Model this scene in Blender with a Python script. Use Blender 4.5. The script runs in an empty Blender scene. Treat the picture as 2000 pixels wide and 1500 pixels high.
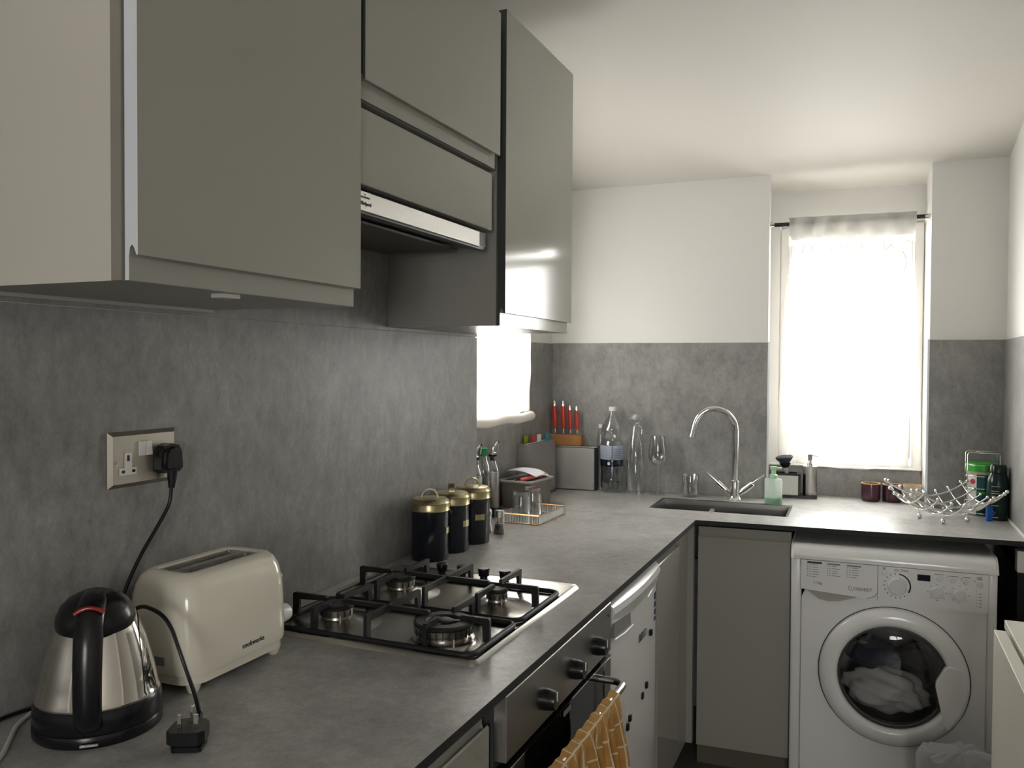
import bpy, bmesh, math, random
from mathutils import Vector, Matrix
random.seed(7)
S = bpy.context.scene
COL = S.collection
pi = math.pi
sin, cos, rad = math.sin, math.cos, math.radians

# ------------------------------------------------------------------ camera
FPX = 1630.0
YAW, PITCH, ROLL = rad(23.15), rad(-1.3), rad(0.34)
CAM = Vector((1.2, 0.0, 1.44))
fw = Vector((-sin(YAW), cos(YAW), 0)); rt = Vector((cos(YAW), sin(YAW), 0)); up = Vector((0, 0, 1))
f2 = fw * cos(PITCH) + up * sin(PITCH); u2 = up * cos(PITCH) - fw * sin(PITCH)
r3 = rt * cos(ROLL) + u2 * sin(ROLL); u3 = u2 * cos(ROLL) - rt * sin(ROLL)
cd = bpy.data.cameras.new('camera'); cam = bpy.data.objects.new('camera', cd); COL.objects.link(cam)
cd.sensor_width = 36; cd.lens = FPX * 36 / 2000; cd.clip_start = 0.02
M = Matrix.Identity(4)
for i in range(3):
    M[i][0] = r3[i]; M[i][1] = u3[i]; M[i][2] = -f2[i]; M[i][3] = CAM[i]
cam.matrix_world = M
S.camera = cam

# ------------------------------------------------------------------ world, light, exposure
w = bpy.data.worlds.new('overcast_sky'); S.world = w; w.use_nodes = True
bg = w.node_tree.nodes['Background']
bg.inputs[0].default_value = (1.0, 0.975, 0.935, 1); bg.inputs[1].default_value = 15.0
S.view_settings.view_transform = 'Standard'; S.view_settings.look = 'None'
S.view_settings.gamma = 1; S.view_settings.use_curve_mapping = False
S.view_settings.exposure = 0.42

def portal(loc, aim, sx, sy):
    l = bpy.data.lights.new('window_portal', 'AREA'); l.shape = 'RECTANGLE'; l.size = sx; l.size_y = sy
    l.cycles.is_portal = True
    o = bpy.data.objects.new('window_portal', l); COL.objects.link(o)
    o.location = loc; o.rotation_euler = Vector(aim).to_track_quat('-Z', 'Y').to_euler()
portal((1.14, 3.84, 1.52), (0.063, -1, 0), 0.56, 1.02)
portal((-0.27, 2.86, 1.56), (1, 0, 0), 0.52, 0.70)
portal((1.95, -2.72, 1.55), (0, 1, 0), 0.95, 1.05)

# ------------------------------------------------------------------ materials
def newmat(name):
    m = bpy.data.materials.new(name); m.use_nodes = True
    return m, m.node_tree.nodes, m.node_tree.links, m.node_tree.nodes['Principled BSDF']
def mat(name, c, rough=0.5, metal=0.0, coat=0.0, bump=0.0, bscale=60, var=0.0, vscale=8, aniso=None, emit=0, spec=0.5, trans=0, ior=1.45, alpha=1):
    m, n, l, p = newmat(name)
    p.inputs['Base Color'].default_value = (*c, 1); p.inputs['Roughness'].default_value = rough
    p.inputs['Metallic'].default_value = metal; p.inputs['Coat Weight'].default_value = coat
    p.inputs['Coat Roughness'].default_value = 0.05; p.inputs['Specular IOR Level'].default_value = spec
    p.inputs['Transmission Weight'].default_value = trans; p.inputs['IOR'].default_value = ior
    tc = n.new('ShaderNodeTexCoord')
    if bump or var or aniso:
        mp = n.new('ShaderNodeMapping'); l.new(tc.outputs['Object'], mp.inputs[0])
        if aniso: mp.inputs['Scale'].default_value = aniso
    if var:
        t = n.new('ShaderNodeTexNoise'); t.inputs['Scale'].default_value = vscale; t.inputs['Detail'].default_value = 6
        l.new(mp.outputs[0], t.inputs[0])
        r = n.new('ShaderNodeMixRGB'); r.inputs[1].default_value = (*[x * (1 - var) for x in c], 1)
        r.inputs[2].default_value = (*[min(1, x * (1 + var)) for x in c], 1)
        l.new(t.outputs['Fac'], r.inputs[0]); l.new(r.outputs[0], p.inputs['Base Color'])
    if bump:
        t = n.new('ShaderNodeTexNoise'); t.inputs['Scale'].default_value = bscale; t.inputs['Detail'].default_value = 3
        l.new(mp.outputs[0], t.inputs[0])
        b = n.new('ShaderNodeBump'); b.inputs['Strength'].default_value = bump; b.inputs['Distance'].default_value = 0.002
        l.new(t.outputs['Fac'], b.inputs['Height']); l.new(b.outputs[0], p.inputs['Normal'])
    return m
def concrete(name, k, rough):
    m, n, l, p = newmat(name)
    tc = n.new('ShaderNodeTexCoord')
    def noise(s, d, sc=(1, 1, 1), rr=0.6):
        mp = n.new('ShaderNodeMapping'); mp.inputs['Scale'].default_value = sc; l.new(tc.outputs['Object'], mp.inputs[0])
        t = n.new('ShaderNodeTexNoise'); t.inputs['Scale'].default_value = s; t.inputs['Detail'].default_value = d
        t.inputs['Roughness'].default_value = rr; l.new(mp.outputs[0], t.inputs[0]); return t
    a = noise(2.6, 4); b = noise(38, 10, (1, 1, 0.5), 0.8); c = noise(120, 5, (1, 1, 0.6), 0.8); d = noise(8, 12, (1, 1, 0.8), 0.82)
    def math_(op, x, y):
        q = n.new('ShaderNodeMath'); q.operation = op
        for i, v in enumerate((x, y)):
            if isinstance(v, (int, float)): q.inputs[i].default_value = v
            else: l.new(v, q.inputs[i])
        return q.outputs[0]
    s = math_('ADD', math_('MULTIPLY', a.outputs['Fac'], 0.16), math_('MULTIPLY', b.outputs['Fac'], 0.28))
    s = math_('ADD', s, math_('MULTIPLY', c.outputs['Fac'], 0.14)); s = math_('ADD', s, math_('MULTIPLY', d.outputs['Fac'], 0.42))
    r = n.new('ShaderNodeValToRGB'); e = r.color_ramp.elements
    e[0].position = 0.36; e[0].color = (k * 0.50, k * 0.485, k * 0.465, 1)
    e[1].position = 0.64; e[1].color = (k * 1.55, k * 1.52, k * 1.47, 1)
    x = r.color_ramp.elements.new(0.5); x.color = (k, k * 0.98, k * 0.945, 1)
    l.new(s, r.inputs[0]); l.new(r.outputs[0], p.inputs['Base Color'])
    p.inputs['Roughness'].default_value = rough
    p.inputs['Specular IOR Level'].default_value = 0.36
    bp = n.new('ShaderNodeBump'); bp.inputs['Strength'].default_value = 0.12; bp.inputs['Distance'].default_value = 0.001
    l.new(s, bp.inputs['Height']); l.new(bp.outputs[0], p.inputs['Normal'])
    return m
def glassmat(name, tint=(0.93, 0.95, 0.95), gloss=0.12, edge=True):
    m = bpy.data.materials.new(name); m.use_nodes = True; n = m.node_tree.nodes; l = m.node_tree.links
    n.remove(n['Principled BSDF']); out = n['Material Output']
    t = n.new('ShaderNodeBsdfTransparent'); t.inputs[0].default_value = (*tint, 1)
    g = n.new('ShaderNodeBsdfGlossy'); g.inputs['Roughness'].default_value = 0.03; g.inputs[0].default_value = (1, 1, 1, 1)
    lw = n.new('ShaderNodeLayerWeight'); lw.inputs[0].default_value = 0.35
    mr = n.new('ShaderNodeMapRange'); mr.inputs[3].default_value = gloss * 0.35; mr.inputs[4].default_value = min(1, gloss * 5)
    l.new(lw.outputs['Facing'], mr.inputs[0])
    mx = n.new('ShaderNodeMixShader'); l.new(mr.outputs[0], mx.inputs[0]); l.new(t.outputs[0], mx.inputs[1]); l.new(g.outputs[0], mx.inputs[2])
    l.new(mx.outputs[0], out.inputs[0])
    return m
def sheer(name, op, c=(0.9, 0.88, 0.84)):
    m = bpy.data.materials.new(name); m.use_nodes = True; n = m.node_tree.nodes; l = m.node_tree.links
    n.remove(n['Principled BSDF']); out = n['Material Output']
    t = n.new('ShaderNodeBsdfTransparent')
    d = n.new('ShaderNodeBsdfDiffuse'); d.inputs[0].default_value = (*c, 1)
    tl = n.new('ShaderNodeBsdfTranslucent'); tl.inputs[0].default_value = (*c, 1)
    a = n.new('ShaderNodeMixShader'); a.inputs[0].default_value = 0.5; l.new(d.outputs[0], a.inputs[1]); l.new(tl.outputs[0], a.inputs[2])
    b = n.new('ShaderNodeMixShader'); b.inputs[0].default_value = op; l.new(t.outputs[0], b.inputs[1]); l.new(a.outputs[0], b.inputs[2])
    tc = n.new('ShaderNodeTexCoord'); wv = n.new('ShaderNodeTexNoise'); wv.inputs['Scale'].default_value = 30
    l.new(tc.outputs['Object'], wv.inputs[0])
    mr = n.new('ShaderNodeMapRange'); mr.inputs[3].default_value = op - 0.02; mr.inputs[4].default_value = min(1, op + 0.02)
    l.new(wv.outputs['Fac'], mr.inputs[0]); l.new(mr.outputs[0], b.inputs[0])
    l.new(b.outputs[0], out.inputs[0]); return m

CONC = concrete('grey_concrete_laminate', 0.255, 0.42)
CTOP = concrete('grey_worktop_laminate', 0.37, 0.36)
WHITE = mat('white_paint', (0.75, 0.735, 0.705), 0.55, bump=0.15, bscale=25)
CEIL = mat('white_ceiling_paint', (0.69, 0.665, 0.62), 0.6, bump=0.1, bscale=12)
UPVC = mat('white_plastic_frame', (0.82, 0.80, 0.77), 0.3)
CAB = mat('grey_gloss_cabinet', (0.33, 0.32, 0.285), 0.11, spec=0.32, var=0.03, vscale=3)
CABIN = mat('grey_cabinet_carcass', (0.32, 0.31, 0.28), 0.35, var=0.04)
CREAM = mat('cream_side_panel', (0.68, 0.64, 0.57), 0.35, var=0.03, vscale=2)
EDGE = mat('pale_door_edge', (0.80, 0.83, 0.88), 0.3, var=0.03)
DGREY = mat('dark_grey_trim', (0.05, 0.055, 0.055), 0.4, var=0.1)
BLACK = mat('black_plastic', (0.008, 0.008, 0.010), 0.25, var=0.2)
BLACKM = mat('black_cast_enamel', (0.010, 0.010, 0.011), 0.5, bump=0.4, bscale=200)
BLACKC = mat('black_enamel_can', (0.006, 0.008, 0.014), 0.22, coat=0.3, var=0.1)
EDGEB = mat('black_laminate_edge', (0.012, 0.012, 0.012), 0.6, var=0.2)
STEEL = mat('brushed_steel', (0.44, 0.425, 0.40), 0.25, 1.0, bump=0.25, bscale=90, aniso=(2, 2, 30))
HOBS = mat('hob_steel', (0.42, 0.40, 0.37), 0.24, 1.0, bump=0.12, bscale=80, aniso=(20, 1, 1))
CHROME = mat('chrome', (0.80, 0.79, 0.77), 0.06, 1.0, var=0.02)
POL = mat('polished_kettle_steel', (0.74, 0.70, 0.64), 0.07, 1.0, bump=0.06, bscale=12)
NICKEL = mat('brushed_nickel_plate', (0.50, 0.46, 0.40), 0.38, 1.0, bump=0.1, bscale=120)
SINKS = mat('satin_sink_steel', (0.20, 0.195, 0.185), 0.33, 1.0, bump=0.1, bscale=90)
BRASS = mat('brushed_brass', (0.46, 0.40, 0.23), 0.30, 1.0, var=0.1)
COPPER = mat('copper_wire', (0.62, 0.33, 0.15), 0.3, 1.0, var=0.1)
TOAST = mat('cream_plastic', (0.76, 0.72, 0.61), 0.18, coat=0.4, var=0.02)
DIALW = mat('dial_plastic', (0.66, 0.66, 0.65), 0.25, var=0.02)
WPLAS = mat('white_plastic', (0.74, 0.73, 0.70), 0.3, var=0.02)
WMACH = mat('white_enamel', (0.78, 0.78, 0.765), 0.22, coat=0.25, var=0.015)
WGREY = mat('grey_print', (0.20, 0.20, 0.21), 0.5, var=0.05)
INK = mat('black_print', (0.02, 0.02, 0.03), 0.5, var=0.1)
RED = mat('red_handle', (0.52, 0.045, 0.02), 0.3, var=0.1)
REDT = mat('red_translucent', (0.30, 0.018, 0.012), 0.2, coat=0.5, var=0.1)
PINK = mat('coral_plastic', (0.75, 0.16, 0.14), 0.35, var=0.1)
BAMB = mat('bamboo', (0.36, 0.17, 0.055), 0.45, var=0.35, vscale=12, aniso=(6, 6, 0.6), bump=0.05)
GREYP = mat('warm_grey_plastic', (0.17, 0.155, 0.13), 0.45, var=0.05)
LGREYP = mat('light_grey_plastic', (0.42, 0.40, 0.37), 0.4, var=0.04)
BOARDC = mat('grey_board_case', (0.24, 0.225, 0.215), 0.4, var=0.04)
LIME = mat('lime_plastic', (0.25, 0.35, 0.02), 0.4, var=0.05)
CRIM = mat('crimson_plastic', (0.50, 0.02, 0.05), 0.4, var=0.05)
TEAL = mat('turquoise_plastic', (0.02, 0.27, 0.40), 0.4, var=0.05)
GREENC = mat('green_cap', (0.01, 0.25, 0.07), 0.35, var=0.05)
GREENL = mat('bright_green_lid', (0.035, 0.36, 0.03), 0.3, var=0.08)
DTEAL = mat('dark_teal_label', (0.004, 0.085, 0.085), 0.35, var=0.2)
DGREEN = mat('dark_green_bottle', (0.006, 0.022, 0.018), 0.2, var=0.2)
BLUE = mat('blue_plastic', (0.01, 0.11, 0.50), 0.35, var=0.1)
NAVY = mat('navy_print', (0.015, 0.03, 0.13), 0.4, var=0.1)
PLUM = mat('plum_ceramic', (0.055, 0.012, 0.025), 0.22, var=0.2, coat=0.3)
RIM = mat('unglazed_rim', (0.55, 0.36, 0.20), 0.5, var=0.1)
GREYB = mat('beige_gap_shade', (0.30, 0.27, 0.23), 0.4, var=0.04)
STONEW = mat('cream_ceramic', (0.42, 0.37, 0.28), 0.35, var=0.1)
PAPER = mat('white_paper', (0.80, 0.79, 0.86), 0.7, var=0.02)
SOAP = mat('green_soap', (0.02, 0.42, 0.13), 0.15, coat=0.5, var=0.1)
PALEG = mat('pale_green_pump', (0.42, 0.66, 0.42), 0.3, var=0.03)
FROST = sheer('frosted_plastic', 0.55, (0.75, 0.80, 0.77))
GLASS = glassmat('clear_glass', (0.955, 0.965, 0.965), 0.20)
PANE = glassmat('window_glass', (0.97, 0.98, 0.98), 0.05)
BOTTLE = glassmat('clear_bottle_plastic', (0.96, 0.97, 0.98), 0.20)
WATER = glassmat('water', (0.72, 0.77, 0.80), 0.10)
DARKGL = glassmat('dark_door_glass', (0.72, 0.73, 0.74), 0.10)
OVENGL = mat('black_oven_glass', (0.004, 0.004, 0.005), 0.04, spec=0.2, var=0.1)
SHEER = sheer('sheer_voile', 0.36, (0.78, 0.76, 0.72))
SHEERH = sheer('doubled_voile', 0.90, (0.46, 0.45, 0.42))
BLINDM = sheer('blind_cloth', 0.6, (0.93, 0.91, 0.88))
ROLLM = mat('rolled_cloth', (0.80, 0.76, 0.70), 0.8, var=0.03)
BAGM = sheer('translucent_bag', 0.50, (0.72, 0.74, 0.78))
FLOORM = mat('brown_grey_vinyl', (0.13, 0.115, 0.09), 0.45, var=0.15, vscale=10)
PEPPER = mat('ground_pepper', (0.05, 0.032, 0.025), 0.8, bump=0.8, bscale=300, var=0.4, vscale=200)
SALT = mat('white_salt', (0.8, 0.8, 0.8), 0.7, var=0.03)
DRAWERW = mat('warm_white_laminate', (0.70, 0.665, 0.585), 0.4, var=0.02)
OIL = mat('olive_oil', (0.16, 0.13, 0.02), 0.1, coat=0.5, var=0.1)

def towel_mat():
    m, n, l, p = newmat('mustard_check_cloth')
    tc = n.new('ShaderNodeTexCoord'); sx = n.new('ShaderNodeSeparateXYZ'); l.new(tc.outputs['UV'], sx.inputs[0])
    outs = []
    for ax, sc in (('X', 9.0), ('Y', 19.0)):
        a = n.new('ShaderNodeMath'); a.operation = 'MULTIPLY'; a.inputs[1].default_value = sc; l.new(sx.outputs[ax], a.inputs[0])
        b = n.new('ShaderNodeMath'); b.operation = 'FRACT'; l.new(a.outputs[0], b.inputs[0])
        c = n.new('ShaderNodeMath'); c.operation = 'LESS_THAN'; c.inputs[1].default_value = 0.085; l.new(b.outputs[0], c.inputs[0]); outs.append(c)
    mx = n.new('ShaderNodeMath'); mx.operation = 'MAXIMUM'; l.new(outs[0].outputs[0], mx.inputs[0]); l.new(outs[1].outputs[0], mx.inputs[1])
    nz = n.new('ShaderNodeTexNoise'); nz.inputs['Scale'].default_value = 40; l.new(tc.outputs['UV'], nz.inputs[0])
    base = n.new('ShaderNodeMixRGB'); base.inputs[1].default_value = (0.33, 0.16, 0.035, 1); base.inputs[2].default_value = (0.50, 0.27, 0.07, 1)
    l.new(nz.outputs['Fac'], base.inputs[0])
    r = n.new('ShaderNodeMixRGB'); r.inputs[2].default_value = (0.62, 0.52, 0.36, 1); l.new(base.outputs[0], r.inputs[1]); l.new(mx.outputs[0], r.inputs[0])
    l.new(r.outputs[0], p.inputs['Base Color']); p.inputs['Roughness'].default_value = 0.9
    return m
TOWEL = towel_mat()

# ------------------------------------------------------------------ mesh helpers
def B(): return bmesh.new()
def obj(name, bm, m, parent=None, smooth=None, label=None, mw=None, kind=None):
    bmesh.ops.recalc_face_normals(bm, faces=bm.faces)
    me = bpy.data.meshes.new(name); bm.to_mesh(me); bm.free()
    if m: me.materials.append(m)
    o = bpy.data.objects.new(name, me); COL.objects.link(o)
    if smooth is not None:
        me.polygons.foreach_set('use_smooth', [True] * len(me.polygons))
        me.set_sharp_from_angle(angle=rad(smooth))
    if parent: o.parent = parent
    if mw is not None: o.matrix_local = mw
    if label: o['label'] = label
    if kind: o['kind'] = kind
    return o
def thing(name, label, cat, loc=(0, 0, 0), rz=0, group=None, kind=None):
    o = bpy.data.objects.new(name, None); COL.objects.link(o); o.empty_display_size = 0.02
    o.location = loc; o.rotation_euler = (0, 0, rz)
    if label: o['label'] = label
    if cat: o['category'] = cat
    if group: o['group'] = group
    if kind: o['kind'] = kind
    return o
def tag(o, label, cat, group=None):
    o['label'] = label; o['category'] = cat
    if group: o['group'] = group
    return o
def setmat(o, faces_fn, m):
    me = o.data; me.materials.append(m); k = len(me.materials) - 1
    for p in me.polygons:
        if faces_fn(p.center, p.normal): p.material_index = k
def box(bm, a, b, bev=0, seg=2, tr=None):
    x0, y0, z0 = a; x1, y1, z1 = b
    vs = [bm.verts.new(v) for v in ((x0, y0, z0), (x1, y0, z0), (x1, y1, z0), (x0, y1, z0), (x0, y0, z1), (x1, y0, z1), (x1, y1, z1), (x0, y1, z1))]
    fs = [bm.faces.new([vs[i] for i in q]) for q in ((3, 2, 1, 0), (4, 5, 6, 7), (0, 1, 5, 4), (1, 2, 6, 5), (2, 3, 7, 6), (3, 0, 4, 7))]
    if bev:
        es = list({e for f in fs for e in f.edges})
        r = bmesh.ops.bevel(bm, geom=es, offset=bev, segments=seg, profile=0.5, affect='EDGES')
        vs = list({v for f in r['faces'] for v in f.verts} | {v for v in vs if v.is_valid})
    if tr is not None: bmesh.ops.transform(bm, matrix=tr, verts=[v for v in vs if v.is_valid])
    return vs
def prism(bm, poly, z0, z1, axis='z', tr=None):
    def P(u, v, t):
        return {'z': (u, v, t), 'y': (u, t, v), 'x': (t, u, v)}[axis]
    a = [bm.verts.new(P(u, v, z0)) for u, v in poly]; b = [bm.verts.new(P(u, v, z1)) for u, v in poly]
    bm.faces.new(a[::-1]); bm.faces.new(b); n = len(poly)
    for i in range(n): bm.faces.new([a[i], a[(i + 1) % n], b[(i + 1) % n], b[i]])
    if tr is not None: bmesh.ops.transform(bm, matrix=tr, verts=a + b)
    return a + b
def lathe(bm, prof, c=(0, 0, 0), seg=32, tr=None, a0=0, a1=2 * pi, sx=1, sy=1):
    full = abs(a1 - a0 - 2 * pi) < 1e-6
    n = seg if full else seg + 1
    rings = []; allv = []
    for r, z in prof:
        if r < 1e-6:
            v = bm.verts.new((c[0], c[1], c[2] + z)); rings.append([v]); allv.append(v)
        else:
            ring = [bm.verts.new((c[0] + sx * r * cos(a0 + (a1 - a0) * i / seg), c[1] + sy * r * sin(a0 + (a1 - a0) * i / seg), c[2] + z)) for i in range(n)]
            rings.append(ring); allv += ring
    for A, Bq in zip(rings, rings[1:]):
        m = seg
        for i in range(m):
            j = (i + 1) % n
            if len(A) == 1 and len(Bq) == 1: continue
            if len(A) == 1: bm.faces.new([A[0], Bq[j], Bq[i]])
            elif len(Bq) == 1: bm.faces.new([A[i], A[j], Bq[0]])
            else: bm.faces.new([A[i], A[j], Bq[j], Bq[i]])
    if tr is not None: bmesh.ops.transform(bm, matrix=tr, verts=allv)
    return allv
def smooth_path(pts, sub=8, closed=False):
    P = [Vector(p) for p in pts]; out = []; n = len(P)
    rng = range(n) if closed else range(n - 1)
    for i in rng:
        if closed: p0, p1, p2, p3 = P[(i - 1) % n], P[i], P[(i + 1) % n], P[(i + 2) % n]
        else: p0, p1, p2, p3 = P[max(i - 1, 0)], P[i], P[i + 1], P[min(i + 2, n - 1)]
        for k in range(sub):
            t = k / sub
            out.append(0.5 * ((2 * p1) + (-p0 + p2) * t + (2 * p0 - 5 * p1 + 4 * p2 - p3) * t * t + (-p0 + 3 * p1 - 3 * p2 + p3) * t ** 3))
    if not closed: out.append(P[-1])
    return out
def tube(bm, pts, r, seg=10, closed=False, flat=None, cap=True):
    P = [Vector(p) for p in pts]; n = len(P); rings = []
    rr = r if isinstance(r, (list, tuple)) else [r] * n
    nrm = None
    for i in range(n):
        t = (P[(i + 1) % n] - P[i - 1]) if closed else (P[min(i + 1, n - 1)] - P[max(i - 1, 0)])
        if t.length < 1e-9: t = Vector((0, 0, 1))
        t.normalize()
        if nrm is None:
            nrm = Vector((0, 0, 1)) if abs(t.z) < 0.9 else Vector((1, 0, 0))
        nrm = nrm - t * nrm.dot(t)
        if nrm.length < 1e-6: nrm = Vector((1, 0, 0)) - t * t.x
        nrm.normalize()
        bn = t.cross(nrm)
        fl = flat if flat else (1, 1)
        rings.append([bm.verts.new(P[i] + nrm * rr[i] * fl[0] * cos(2 * pi * k / seg) + bn * rr[i] * fl[1] * sin(2 * pi * k / seg)) for k in range(seg)])
    m = n if closed else n - 1
    for i in range(m):
        A, C = rings[i], rings[(i + 1) % n]
        for k in range(seg): bm.faces.new([A[k], A[(k + 1) % seg], C[(k + 1) % seg], C[k]])
    if not closed and cap:
        bm.faces.new(rings[0][::-1]); bm.faces.new(rings[-1])
def ball(bm, c, r, u=12, v=8): bmesh.ops.create_uvsphere(bm, u_segments=u, v_segments=v, radius=r, matrix=Matrix.Translation(c))
def rrect(x0, y0, x1, y1, r, s=5):
    out = []
    for cx, cy, a in ((x1 - r, y1 - r, 0), (x0 + r, y1 - r, pi / 2), (x0 + r, y0 + r, pi), (x1 - r, y0 + r, 1.5 * pi)):
        for k in range(s + 1):
            t = a + pi / 2 * k / s; out.append((cx + r * cos(t), cy + r * sin(t)))
    return out
def text(name, s, size, mw, m, parent, ext=0.0003, label=None, sp=1.0, shear=0):
    c = bpy.data.curves.new(name, 'FONT'); c.body = s; c.size = size; c.extrude = ext; c.resolution_u = 3; c.space_character = sp
    c.align_x = 'CENTER'; c.align_y = 'CENTER'; c.shear = shear; c.offset = size * 0.012
    t = bpy.data.objects.new(name, c); COL.objects.link(t)
    dg = bpy.context.evaluated_depsgraph_get(); dg.update()
    me = bpy.data.meshes.new_from_object(t.evaluated_get(dg)); bpy.data.objects.remove(t)
    me.name = name; me.materials.clear(); me.materials.append(m)
    o = bpy.data.objects.new(name, me); COL.objects.link(o); o.parent = parent; o.matrix_local = mw
    if label: o['label'] = label
    return o
def fmat(origin, ux, uy):
    ux = Vector(ux).normalized(); uy = Vector(uy).normalized(); uz = ux.cross(uy)
    m = Matrix.Identity(4)
    for i in range(3): m[i][0] = ux[i]; m[i][1] = uy[i]; m[i][2] = uz[i]; m[i][3] = origin[i]
    return m
def T(x, y, z): return Matrix.Translation((x, y, z))

# back wall frame: u runs right along the wall, v outward (away from the room)
BA = rad(3.6)
BM = Matrix.Translation((-0.1, 3.492, 0)) @ Matrix.Rotation(BA, 4, 'Z')
ZW = 0.90   # worktop height

# ================================================================== SETTING
bm = B(); box(bm, (-0.4, -2.75, -0.05), (3.5, 3.95, 0)); obj('floor', bm, FLOORM, kind='structure')

# ceiling: flat high part, then sloping down to the back wall and into the window recess
bm = B()
prof = [(-2.8, 2.66), (1.2, 2.66), (1.55, 2.645), (1.9, 2.595), (2.3, 2.49), (3.0, 2.31), (3.45, 2.215), (3.62, 2.185), (3.70, 2.165), (3.78, 2.135), (3.95, 2.09)]
prof2 = prof + [(3.95, 2.75), (-2.8, 2.75)]
a = [bm.verts.new((-0.4, y, z - 0.006)) for y, z in prof2]; b = [bm.verts.new((1.9, y, z + (0.045 if i >= 4 and i <= 10 else 0))) for i, (y, z) in enumerate(prof2)]
c_ = [bm.verts.new((3.6, y, z + (0.045 if i >= 4 and i <= 10 else 0))) for i, (y, z) in enumerate(prof2)]
n = len(prof2)
for L, R_ in ((a, b), (b, c_)):
    for i in range(n): bm.faces.new([L[i], L[(i + 1) % n], R_[(i + 1) % n], R_[i]])
bm.faces.new(a[::-1]); bm.faces.new(c_)
obj('ceiling', bm, CEIL, smooth=40, kind='structure')

# left wall: near run proud, then stepped back by 0.1 m with the small window
bm = B()
box(bm, (-0.25, -2.75, 0), (0, 2.497, 2.7))
box(bm, (-0.25, 2.497, 0), (-0.1, 2.62, 2.7)); box(bm, (-0.25, 3.12, 0), (-0.1, 3.75, 2.7))
box(bm, (-0.25, 2.62, 0), (-0.1, 3.12, 1.235)); box(bm, (-0.25, 2.62, 1.90), (-0.1, 3.12, 2.7))
wl = obj('wall_left', bm, WHITE, kind='structure')
bm = B(); box(bm, (0, -0.6, ZW + .001), (0.006, 2.497, 1.530)); obj('splashback_panel', bm, CONC, wl)
bm = B(); box(bm, (0, -0.6, 1.532), (0.006, 2.497, 2.0)); obj('splashback_panel', bm, CONC, wl)
bm = B(); prism(bm, [(2.499, ZW + .001), (3.485, ZW + .001), (3.485, 1.536), (3.125, 1.536), (3.125, 1.233), (2.499, 1.233)], -0.1, -0.094, 'x')
obj('splashback_panel', bm, CONC, wl)

# back wall with deep window recess
bm = B()
box(bm, (-0.25, 0, 0), (0.921, 0.42, 2.7)); box(bm, (1.516, 0, 0), (2.0, 0.42, 2.7))
box(bm, (0.921, 0.17, 0), (1.516, 0.42, 1.0)); box(bm, (0.921, 0.17, 2.035), (1.516, 0.42, 2.7))
box(bm, (0.921, 0.17, 1.0), (0.958, 0.42, 2.035)); box(bm, (0.921, 0.0, 0), (1.516, 0.17, 0.86))
wb = obj('wall_back', bm, WHITE, kind='structure', mw=BM)
for (a_, b_) in (((0.003, -0.006, ZW + .001), (0.921, 0, 1.538)), ((1.516, -0.006, ZW + .001), (1.768, 0, 1.546)), ((0.925, 0.164, ZW + .001), (1.512, 0.17, 1.021))):
    bm = B(); box(bm, a_, b_); obj('splashback_panel', bm, CONC, wb)
bm = B(); box(bm, (0.921, -0.007, ZW), (0.929, 0.004, 1.541)); obj('panel_edge_trim', bm, EDGE, wb)
bm = B(); box(bm, (1.508, -0.007, ZW), (1.516, 0.004, 1.549)); obj('panel_edge_trim', bm, EDGE, wb)

# right wall of the galley; the room widens behind the camera
bm = B(); box(bm, (1.672, 1.1, 0), (1.82, 3.95, 2.75)); wr = obj('wall_right', bm, WHITE, kind='structure')
bm = B(); box(bm, (1.666, 1.9, 0.9), (1.672, 3.6, 1.546)); obj('splashback_panel', bm, CONC, wr)
bm = B(); box(bm, (1.640, 3.03, 0.0), (1.668, 3.5, 0.80)); obj('void_shade_panel', bm, EDGEB, wr)  # black sheet added to stand for the unlit void beside the washing machine
bm = B(); box(bm, (1.635, 3.01, 0.80), (1.668, 3.06, 0.868), 0.003); obj('worktop_bracket', bm, WPLAS, wr)
bm = B(); tube(bm, [(1.664, 2.6, 0.902), (1.664, 3.58, 0.902)], 0.005, 6); obj('sealant_bead', bm, WPLAS, wr, smooth=40)
bm = B(); box(bm, (1.672, 1.0, 0), (3.5, 1.1, 2.75)); obj('wall_partition', bm, WHITE, kind='structure')
bm = B(); box(bm, (3.4, -2.75, 0), (3.55, 1.1, 2.75)); obj('wall_far_right', bm, WHITE, kind='structure')
bm = B()
box(bm, (-0.25, -2.75, 0), (1.45, -2.6, 2.75)); box(bm, (2.45, -2.75, 0), (3.55, -2.6, 2.75))
box(bm, (1.45, -2.75, 0), (2.45, -2.6, 1.0)); box(bm, (1.45, -2.75, 2.1), (2.45, -2.6, 2.75))
obj('wall_rear', bm, WHITE, kind='structure')

# window in the back wall
def frame_ring(bm, x0, x1, z0, z1, t, y0, y1, bev=0.004):
    box(bm, (x0, y0, z0), (x0 + t, y1, z1), bev, 1); box(bm, (x1 - t, y0, z0), (x1, y1, z1), bev, 1)
    box(bm, (x0 + t, y0, z0), (x1 - t, y1, z0 + t), bev, 1); box(bm, (x0 + t, y0, z1 - t), (x1 - t, y1, z1), bev, 1)
W1 = thing('window_1', None, None, kind='structure'); W1.matrix_world = BM
bm = B(); frame_ring(bm, 0.960, 1.514, 1.002, 2.030, 0.036, 0.185, 0.26); obj('window_frame', bm, UPVC, W1)
bm = B(); frame_ring(bm, 0.998, 1.468, 1.034, 1.955, 0.040, 0.175, 0.235); obj('sash', bm, UPVC, W1)
bm = B(); box(bm, (1.4685, 0.176, 1.067), (1.4725, 0.186, 1.957)); box(bm, (1.44, 0.176, 1.9555), (1.4685, 0.186, 1.9585)); obj('sash_gap_shade', bm, GREYP, W1)  # thin grey strips drawing the shaded gap along the sash side
bm = B(); box(bm, (1.035, 0.205, 1.07), (1.43, 0.209, 1.92)); obj('pane', bm, PANE, W1)
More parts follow.
